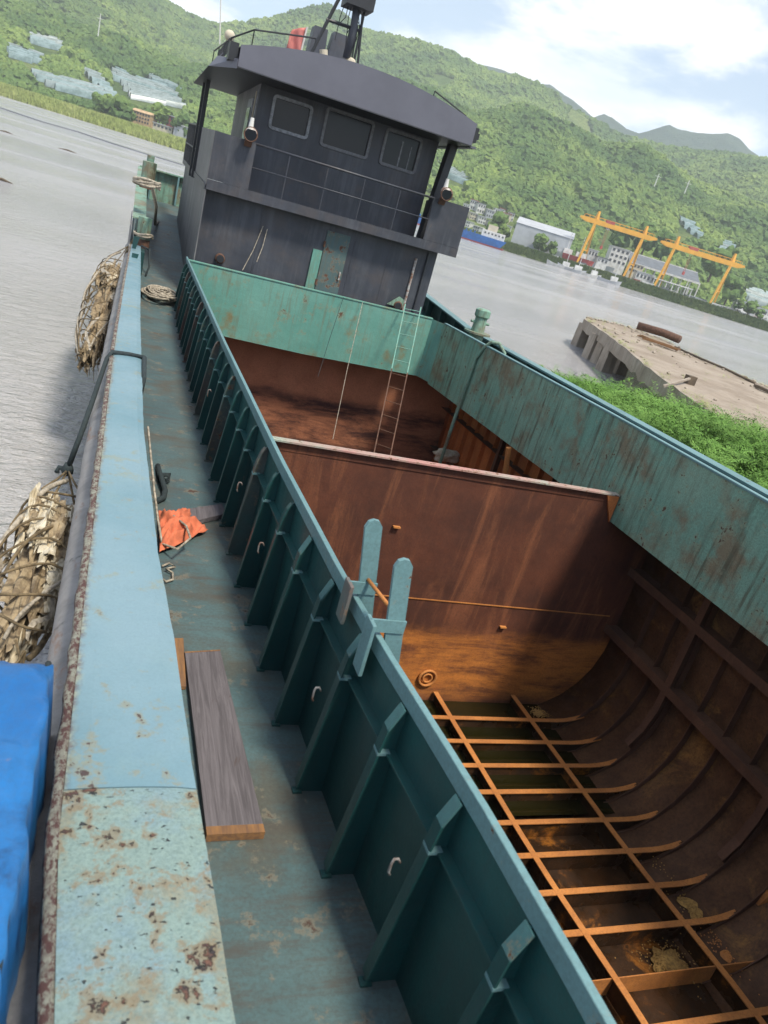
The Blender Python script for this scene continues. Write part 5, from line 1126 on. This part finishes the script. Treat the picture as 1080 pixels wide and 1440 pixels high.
part(MB().tube([(6.05, WF - .03, .3), (6.05, WF - .03, 2.1)], .03, 8), 'drain_pipe', 'lamp'); part(MB().tube([(6.3, WF - .03, .3), (6.3, WF - .03, 2.3)], .02, 8), 'conduit', 'black')
for a, b in (((370, 318), (341, 380)), ((376, 322), (361, 368))):
    p, q = sy(*a, WF - .04), sy(*b, WF - .2); tag(MB().tube([p, p.lerp(q, .5) + Vector((.02, .03, -.04)), q], .009, 6).build('hanging_cord', MT['rope']), 'thin tan cord hanging on the dark lower wall, ' + ('left of two' if a[0] == 370 else 'right of two with a knot'), 'rope')
# mast and gear
mY = 18.6
def P_(px, py, y=mY): return sy(px, py, y)
mast = part(MB().tube([P_(487, 82), P_(497, 40), P_(508, -30)], [.088, .08, .07], 14), 'mast', 'grey', smooth=True)
for a, b, r_ in (((437, 76), (486, -20), .038), ((497, 90), (516, 0), .028), ((503, 92), (510, 20), .028), ((459, 27), (505, 43), .035), ((437, 75), (478, 86), .028), ((494, 88), (503, 35), .02)): MB().tube([P_(*a), P_(*b)], r_, 8).build('mast_stay', MT['black'], mast)
MB().box(P_(487, 6) - Vector((.05, .3, .02)), P_(520, 4) + Vector((.05, .3, .08))).build('mast_platform', MT['black'], mast)
for k in range(7): a = P_(486 + k * 5, 2); MB().tube([a, a + Vector((random.uniform(-.08, .08), 0, -.3)), a + Vector((random.uniform(-.15, .15), 0, -random.uniform(.4, .9)))], .009, 5).build('mast_cable', MT['black'], mast)
MB().tube([P_(455, 80), P_(455, 70)], .09, 12).build('lamp', MT['cream'], mast); MB().blob(P_(493, 87), (.12, .12, .09), sub=2, amp=0).build('dome', MT['cream'], mast)
for a, b, w0 in (((441, 84), (450, 40), .32), ((470, 90), (480, 50), .42)):
    p, q = sy(*a, 21), sy(*b, 21); part(MB().beam(p - Vector((0, 0, .6)), q, w0 + .2, .5, w2=w0, h2=.4), 'funnel', 'grey')
part(MB().tube([sy(309, 62, 17.4), sy(311, -20, 17.4)], .013, 6), 'antenna', 'white'); part(MB().blob(sy(323, 50, 17.4), (.1, .1, .1), sub=3, amp=0), 'antenna_dome', 'cream', smooth=True)
# flag
fl = thing('ship_flag', 'faded torn red flag on a pale pole above the wheelhouse roof', 'flag', tuple(sy(422, 76, 19.5)))
a, b = sy(421, 76, 19.5), sy(432, 38, 19.5); MB().tube([a - Vector((0, 0, .3)), b], .022, 8).build('pole', MT['white'], fl)
tl, bl = sy(414, 43, 19.4), sy(402, 70, 19.4); g = []
for i in range(9):
    k = i / 8; e = b.lerp(a, k); l = sy(412 - 8 * k ** .6 * 1.2, 41 + 28 * k, 19.4)
    g.append([e.lerp(l, j / 8) + Vector((0, .06 * math.sin(j * 1.1 + i * .5), 0)) for j in range(9)])
MB().slab(g, (0, .004, 0)).build('cloth', MT['flag'], fl, smooth=True)

# ================================================================== STERN PORT QUARTER
for y0, y1 in ((18.0, 26.5),):
    part(MB().slab([[(.17, y, dz(y)), (.17, y, dz(y) + .85)] for y in np.linspace(y0, y1, 10)], (.012, 0, 0)), 'stern_bulwark', 'teal')
    part(MB().slab([[(.10, y, dz(y) + .86), (.38, y, dz(y) + .86)] for y in np.linspace(y0 + .6, y1, 10)], (0, 0, -.03)), 'bulwark_cap', 'coam')
part(MB().slab([[(x, 26.6, dz(26.6) - .2), (x, 26.6, dz(26.6) + .85)] for x in np.linspace(.15, 8.1, 8)], (0, .012, 0)), 'stern_plate', 'coam')
part(MB().box((.15, 26.45, dz(26.6) + .85), (8.1, 26.65, dz(26.6) + .89)), 'stern_cap', 'coam')
for i in range(10): x = .5 + i * .8; part(MB().box((x, 26.45, dz(26.6)), (x + .05, 26.59, dz(26.6) + .85)), 'stern_stay', 'rail')
def bollard(c, h, r_, label_rust=True):
    o = part(MB().tube([c, c + Vector((0, 0, h * .28))], r_, 18), 'bollard_base', 'iron', smooth=False)
    MB().tube([c + Vector((0, 0, h * .28)), c + Vector((0, 0, h)), c + Vector((0, 0, h + .01))], [r_ * .95, r_ * .95, r_ * .5], 18).build('bollard', MT['coam'], o)
bollard(Vector((.36, 18.0, .80)), .62, .15)
bollard(sz(206, 265, 1.95) , .55, .16); bollard(sz(209, 245, 2.1), .5, .11)
def rope_loop(c, r_, n=2, th=.022, mt='rope', name='rope', seed=0):
    pts_ = [c + Vector((r_ * math.cos(a) * (1 + .08 * math.sin(a * 3 + seed)), r_ * math.sin(a), .035 * a / 6.28 + .015 * math.sin(a * 2.3))) for a in np.linspace(0, 6.28 * n, 24 * n)]
    return MB().tube(pts_, th, 7)
tag(rope_loop(Vector((.36, 18.0, 1.02)), .19, 2).build('mooring_rope', MT['rope'], smooth=True), 'rope loops wound round the first bollard at the end of the bulwark cap', 'rope')
c = sz(206, 262, 2.2)
mb = rope_loop(c, .2, 3); a = sz(214, 262, 2.15); b = sz(222, 312, 1.0); mb.tube([a, a.lerp(b, .3) + Vector((.05, 0, -.1)), a.lerp(b, .7) + Vector((0, 0, -.25)), b, sz(232, 318, .75)], .035, 7)
tag(mb.build('mooring_rope', MT['rope'], smooth=True), 'pale rope wound on the stern bollard and hanging to the deck', 'rope')
def coil(c, R0, R1, n, th, seed, ell=(1, 1), lift=.01):
    rr = random.Random(seed); pts_ = []; ph = rr.uniform(0, 6)
    for k in range(n * 18):
        a = k / 18 * 6.28; q = .5 + .5 * math.sin(k * .043 + ph); r_ = R0 + (R1 - R0) * q; off = Vector((.06 * math.sin(k * .021 + ph), .07 * math.cos(k * .017), 0))
        pts_.append(c + off + Vector((r_ * ell[0] * math.cos(a), r_ * ell[1] * math.sin(a + .2 * math.sin(k * .1)), th + lift * (k / 18) + .02 * rr.random())))
    return MB().tube(pts_, th, 6)
c = Vector((.80, 15.9, dz(15.9)))
tag(coil(c, .06, .36, 20, .020, 3, (.9, 1.6), .005).build('rope_coil', MT['rope'], smooth=True), 'loose heap of pale rope on the side deck beside the coaming end', 'rope coil')
for i, (px, py, z, lb) in enumerate([(232, 315, .75, 'tangled dark and pale rope heap on deck behind the first bollard'), (240, 274, 1.15, 'pinkish rope bundle near the stern bulwark'), (238, 300, .85, 'low rope heap at the port corner of the wheelhouse')]):
    c = sz(px, py, z); mb = coil(c, .1, .3, 8, .035, i + 9, (1, 1.3), .02); tag(mb.build('rope_coil', MT['rope' if i != 2 else 'net'], smooth=True), lb, 'rope coil')
for i, (a, b, z, lb) in enumerate([((218, 283), (252, 292), 1.0, 'dark green pipe across the stern deck, upper of two'), ((219, 292), (250, 300), .95, 'dark green pipe across the stern deck, lower of two')]):
    tag(MB().tube([sz(*a, z + .1), sz(*b, z + .1)], .07, 10).build('deck_pipe', MT['teal'], smooth=True), lb, 'pipe')
tag(MB().tube([sz(212, 341, .55), sz(225, 332, .55), sz(245, 320, .7)], .04, 8).build('hose', MT['brope'], smooth=True), 'black hose crossing the deck behind the bollard', 'hose')
tag(MB().tube([Vector((.34, 17.7, .86)), Vector((.52, 17.6, .83)), Vector((.55, 17.4, .5)), Vector((.50, 17.2, .33))], .02, 7).build('hose', MT['brope'], smooth=True), 'thin dark cable hanging from the end of the bulwark cap', 'cable')

# ================================================================== LOOSE THINGS ON THE SIDE DECK
a, b, c, d_ = sz(260, 918, .045), sz(310, 915, .045), sz(373, 1170, .045), sz(291, 1174, .045)
r = thing('wooden_plank', 'long grey weathered plank with orange cut ends lying on the walkway', 'plank', tuple((a + b + c + d_) / 4 - Vector((0, 0, .045))))
def bil(u, v): return a.lerp(b, u).lerp(d_.lerp(c, u), v)
g = [[bil(j / 6, i / 16) + Vector((0, 0, .004 * mnoise.noise(Vector((i, j, 0))))) for j in range(7)] for i in range(17)]
gl = g[15][0].lerp(g[16][0], .45); gr_ = g[15][6].lerp(g[16][6], .45); g[15] = [gl.lerp(gr_, j / 6) for j in range(7)]
MB().slab(g[:16], (0, 0, -.042)).build('board', MT['wood'], r, bevel=.003)
MB().slab([[p for p in g[15]], [p for p in g[16]]], (0, 0, -.042)).build('board_end', MT['woodend'], r)
MB().slab([[g[0][0] + (g[0][0] - g[1][0]) * .15, g[0][6] + (g[0][6] - g[1][6]) * .15], [g[0][0], g[0][6]]], (0, 0, -.042)).build('board_end', MT['woodend'], r)
a, b, c, d_ = sz(258, 716, .05), sz(312, 708, .05), sz(318, 722, .05), sz(266, 734, .05)
tag(MB().slab([[a, b], [d_, c]], (0, 0, -.045)).build('wooden_plank', MT['wood'], bevel=.003), 'short dark plank lying crosswise behind the orange cloth', 'plank')
a, b, c, d_ = sz(243, 897, .03), sz(258, 897, .03), sz(262, 965, .03), sz(249, 965, .03)
tag(MB().slab([[a, b], [d_, c]], (0, 0, -.025)).build('wooden_plank', MT['woodend'], bevel=.002), 'narrow brown board end half hidden under the bulwark beside the long plank', 'plank')
c = sz(257, 750, 0.02); g = []
ol = [sz(*p, .02) for p in [(222, 722), (262, 724), (294, 745), (262, 766), (226, 777)]]
for i in range(26):
    row = []
    for j in range(26):
        u, v = i / 25, j / 25; p = sz(222, 722, .02).lerp(sz(263, 723, .02), u).lerp(sz(224, 778, .02).lerp(sz(292 - 28 * v * (1 - u), 748 + 18 * (1 - u), .02), u), v)
        row.append(p + Vector((0, 0, .015 + .11 * (1 - abs(mnoise.noise(Vector((u * 3.2 + v, v * 3.5, 2))) * 2.2)) * min(1, 5 * min(u, v, 1 - u, 1 - v) + .15) + .018 * mnoise.noise(Vector((u * 9, v * 8, 5))))))
    g.append(row)
tag(MB().slab(g, (0, 0, -.004)).build('orange_cloth', MT['cloth'], smooth=True), 'crumpled orange cloth on the walkway against the bulwark', 'cloth')
pts_ = [sz(208, 600, .60), sz(212, 640, .45), sz(217, 690, .3), sz(222, 730, .15), sz(228, 765, .05), sz(250, 772, .12), sz(268, 757, .13), sz(262, 740, .14), sz(245, 726, .12), sz(233, 722, .06)]
tag(MB().tube(pts_, .010, 6).build('thin_rope', MT['rope'], smooth=True), 'thin tan rope running along the bulwark over the orange cloth', 'rope')
tag(MB().tube([sz(228, 796, .02), sz(238, 792, .03), sz(246, 797, .02), sz(234, 800, .03), sz(243, 806, .02), sz(243, 815, .02), sz(234, 818, .02), sz(228, 814, .02)], .009, 6).build('thin_rope', MT['rope'], smooth=True), 'short frayed end of pale rope on deck below the orange cloth', 'rope')
tag(MB().tube([sz(222, 655, .02), sz(226, 672, .05), sz(236, 676, .04), sz(238, 668, .06), sz(226, 668, .07), sz(232, 690, .04), sz(230, 700, .03), sz(220, 705, .02)], .026, 8).build('black_rope', MT['brope'], smooth=True), 'short knotted black rope on deck against the bulwark', 'rope')
def capz(px, py): return sz(px, py, .865)
kn = sz(95, 660, .15)
pts_ = [Vector((capin(7.1) - .0, 7.15, .60)), Vector((capin(7.1) + .016, 7.15, .84)), capz(203, 503), capz(180, 498), capz(158, 495)] + [sz(150, 505, .80), sz(128, 570, .62), sz(112, 615, .45), kn]
tag(MB().tube(pts_, .023, 8).blob(kn, (.05, .05, .06), seed=1, amp=.4).tube([kn, kn + Vector((-.07, .02, .0)), sz(80, 664, .12)], .022, 7).build('black_rope', MT['brope'], smooth=True), 'black rope over the bulwark cap holding the nearer net fender', 'rope')

# ---- net fenders
MT['dirtfoam'] = simple('brown stained foam', (0.36, 0.28, 0.17), 0.95, 0.5, 12, bump=0.01, c2=(0.17, 0.125, 0.075))
def fender(c0, c1, r0, n, label, seed, hang):
    """c0 top end, c1 lower end"""
    rr = random.Random(seed); r = thing('net_fender', label, 'fender', tuple(c1)); ax = (c1 - c0); L = ax.length; d_ = ax.normalized(); x = d_.orthogonal().normalized(); y = d_.cross(x)
    def P(t, a, k): return c0 + ax * t + (x * math.cos(a) + y * math.sin(a)) * k
    def rad(t): return r0 * (0.35 + .75 * math.sin(math.pi * min(1, t * .85 + .12)) ** .6)
    for i in range(n):
        t = .06 + .86 * ((i * .618) % 1); a = i * 2.4 + rr.uniform(-.4, .4); q = P(t, a, rad(t) * rr.uniform(.55, .86))
        rot = d_.rotation_difference(Vector((0, 0, 1))).inverted().to_matrix() @ Matrix.Rotation(rr.uniform(-.25, .25), 3, 'X') @ Matrix.Rotation(a, 3, 'Z')
        mb = MB(); w1_, w2_, l_ = r0 * rr.uniform(.16, .30), r0 * rr.uniform(.10, .20), r0 * rr.uniform(.7, 1.5)
        mb.blob(q, (w1_, w2_, l_), seed=seed + i, sub=3, amp=.9, fr=2.2, rot=rot)
        for v_i in range(len(mb.v)):
            p_ = Vector(mb.v[v_i]); mb.v[v_i] = tuple(p_ + Vector((mnoise.noise(p_ * 22), mnoise.noise(p_ * 22 + Vector((9, 0, 0))), mnoise.noise(p_ * 14))) * .020)
        mb.build('foam_float', MT['foam' if rr.random() < (.75 if seed < 10 else .3) else 'dirtfoam'], r, smooth=False)
    MB().blob(c0.lerp(c1, .5), (r0 * .52, r0 * .52, L * .42), seed=seed, sub=4, amp=.7, fr=4.5, rot=d_.rotation_difference(Vector((0, 0, 1))).inverted().to_matrix()).build('foam_core', MT['dirtfoam'], r)
    for k in range(16):                                                           # rags
        t0 = rr.uniform(.05, .85); a = rr.uniform(0, 6.28); g_ = []
        for i in range(7):
            t1 = t0 + i * .035; aa = a + .25 * math.sin(i + k); g_.append([P(t1, aa - .09, rad(t1) * 1.03), P(t1, aa + .09 + .03 * math.sin(i * 2), rad(t1) * (1.0 + .05 * math.sin(i * 3 + k)))])
        MB().slab(g_, d_ * .003).build('rag_strip', MT['rope' if k % 2 else 'net'], r)
    for k in range(9):                                                            # long ropes
        ph = k / 9 * 6.28; pts_ = [P(t, ph + .9 * math.sin(t * 3 + k) + t * .6, rad(t) * (1.02 + .06 * math.sin(t * 17 + k))) for t in np.linspace(-.02, 1.0, 26)]
        MB().tube(pts_, .012 if k % 3 else .020, 6).build('net_rope', MT['net' if k % 2 else 'rope'], r, smooth=True)
    for k in range(8):                                                            # cross loops
        t0 = .1 + k * .115; MB().tube([P(t0 + .05 * math.sin(a * 2 + k), a, rad(t0) * 1.05) for a in np.linspace(0, 6.28, 22, endpoint=False)], .009, 6, closed=True).build('net_rope', MT['net'], r, smooth=True)
    for k in range(4):                                                            # lanyards
        MB().tube([hang + Vector((rr.uniform(-.01, .01), 0, 0)), hang.lerp(P(0, k * 1.6, rad(0)), .5) + Vector((0, 0, -.02)), P(.04, k * 1.6, rad(.04))], .010, 6).build('lanyard', MT['net'], r, smooth=True)
    for k in range(14):                                                           # frayed ends
        a = rr.uniform(0, 6.28); q = P(.97, a, rad(1) * .8); MB().tube([q, q + d_ * .12 + Vector((rr.uniform(-.05, .05), rr.uniform(-.05, .05), -.04)), q + d_ * rr.uniform(.15, .4) + Vector((rr.uniform(-.1, .1), rr.uniform(-.1, .1), -.1))], [.010, .007, .004], 5).build('frayed_end', MT['net'], r)
fender(sz(88, 705, .05), sz(5, 925, -.1), .235, 62, 'nearer net fender of white foam chunks bound with brown rope over the port side', 5, kn)
fender(sz(166, 372, .30), sz(126, 505, -.4), .34, 56, 'farther net fender bundle hanging over the port side near the first bollard', 41, sz(182, 345, .75))
tag(MB().tube([sz(200, 312, 1.2), sz(192, 330, .85), sz(184, 345, .78), sz(176, 362, .5)], .04, 8).build('fender_rope', MT['net'], smooth=True), 'knotted brown rope tying the farther fender to the bollard', 'rope')

# ---- blue plastic cover in the near left corner
g = []
for i in range(110):
    y = 2.52 - 2.4 * i / 109; row = []
    for j in range(44):
        k = j / 43
        if k < .7: x = -.75 + (.69 * k / .7) ; z = 1.0 - .02 * k
        else: q = (k - .7) / .3; x = -.06 + .035 * q; z = .98 - .55 * q
        f_ = .03 * mnoise.noise(Vector((x * 6, y * 4, 1))) + .022 * abs(mnoise.noise(Vector((x * 11, y * 7 + x * 9, 4)))) + .008 * mnoise.noise(Vector((x * 30, y * 18, 4)))
        e = max(0, 1 - i / 8.0); row.append((x + f_, y + .02 * mnoise.noise(Vector((x * 5, 0, 3))) - .0, z + f_ * 1.2 - .05 * e * e))
    g.append(row)
tag(MB().slab(g, (-.012, 0, -.02)).box((-.74, .2, .42), (-.10, 2.44, .95)).build('blue_cover', MT['bluetarp'], smooth=True), 'scuffed bright blue plastic cover at the lower left corner beside the strake', 'cover')

tag(MB().tube([(-.065 + .01 * mnoise.noise(Vector((y * 4, 0, 0))), y, .965) for y in np.linspace(2.5, .2, 40)], .011, 6).build('cover_hem', MT['brope'], smooth=True), 'dark frayed hem cord along the edge of the blue cover', 'cord')
# ================================================================== finish: tilt barge things to the water's frame, then haze
for o in SHIP:
    if o.parent is None: o.matrix_world = SHIP_M @ Matrix.Translation(o.location)
hz = MB().box((-2900, -200, -8.5), (3400, 3300, 720)).build('haze', MT['white']); hz.data.materials.clear()
hm = bpy.data.materials.new('haze air'); hm.use_nodes = True; hm.node_tree.nodes.clear()
pv_ = hm.node_tree.nodes.new('ShaderNodeVolumePrincipled'); pv_.inputs['Density'].default_value = 0.00023; pv_.inputs['Color'].default_value = (0.88, 0.94, 1.0, 1)
mo = hm.node_tree.nodes.new('ShaderNodeOutputMaterial'); hm.node_tree.links.new(pv_.outputs[0], mo.inputs['Volume']); hz.data.materials.append(hm); hz['kind'] = 'stuff'
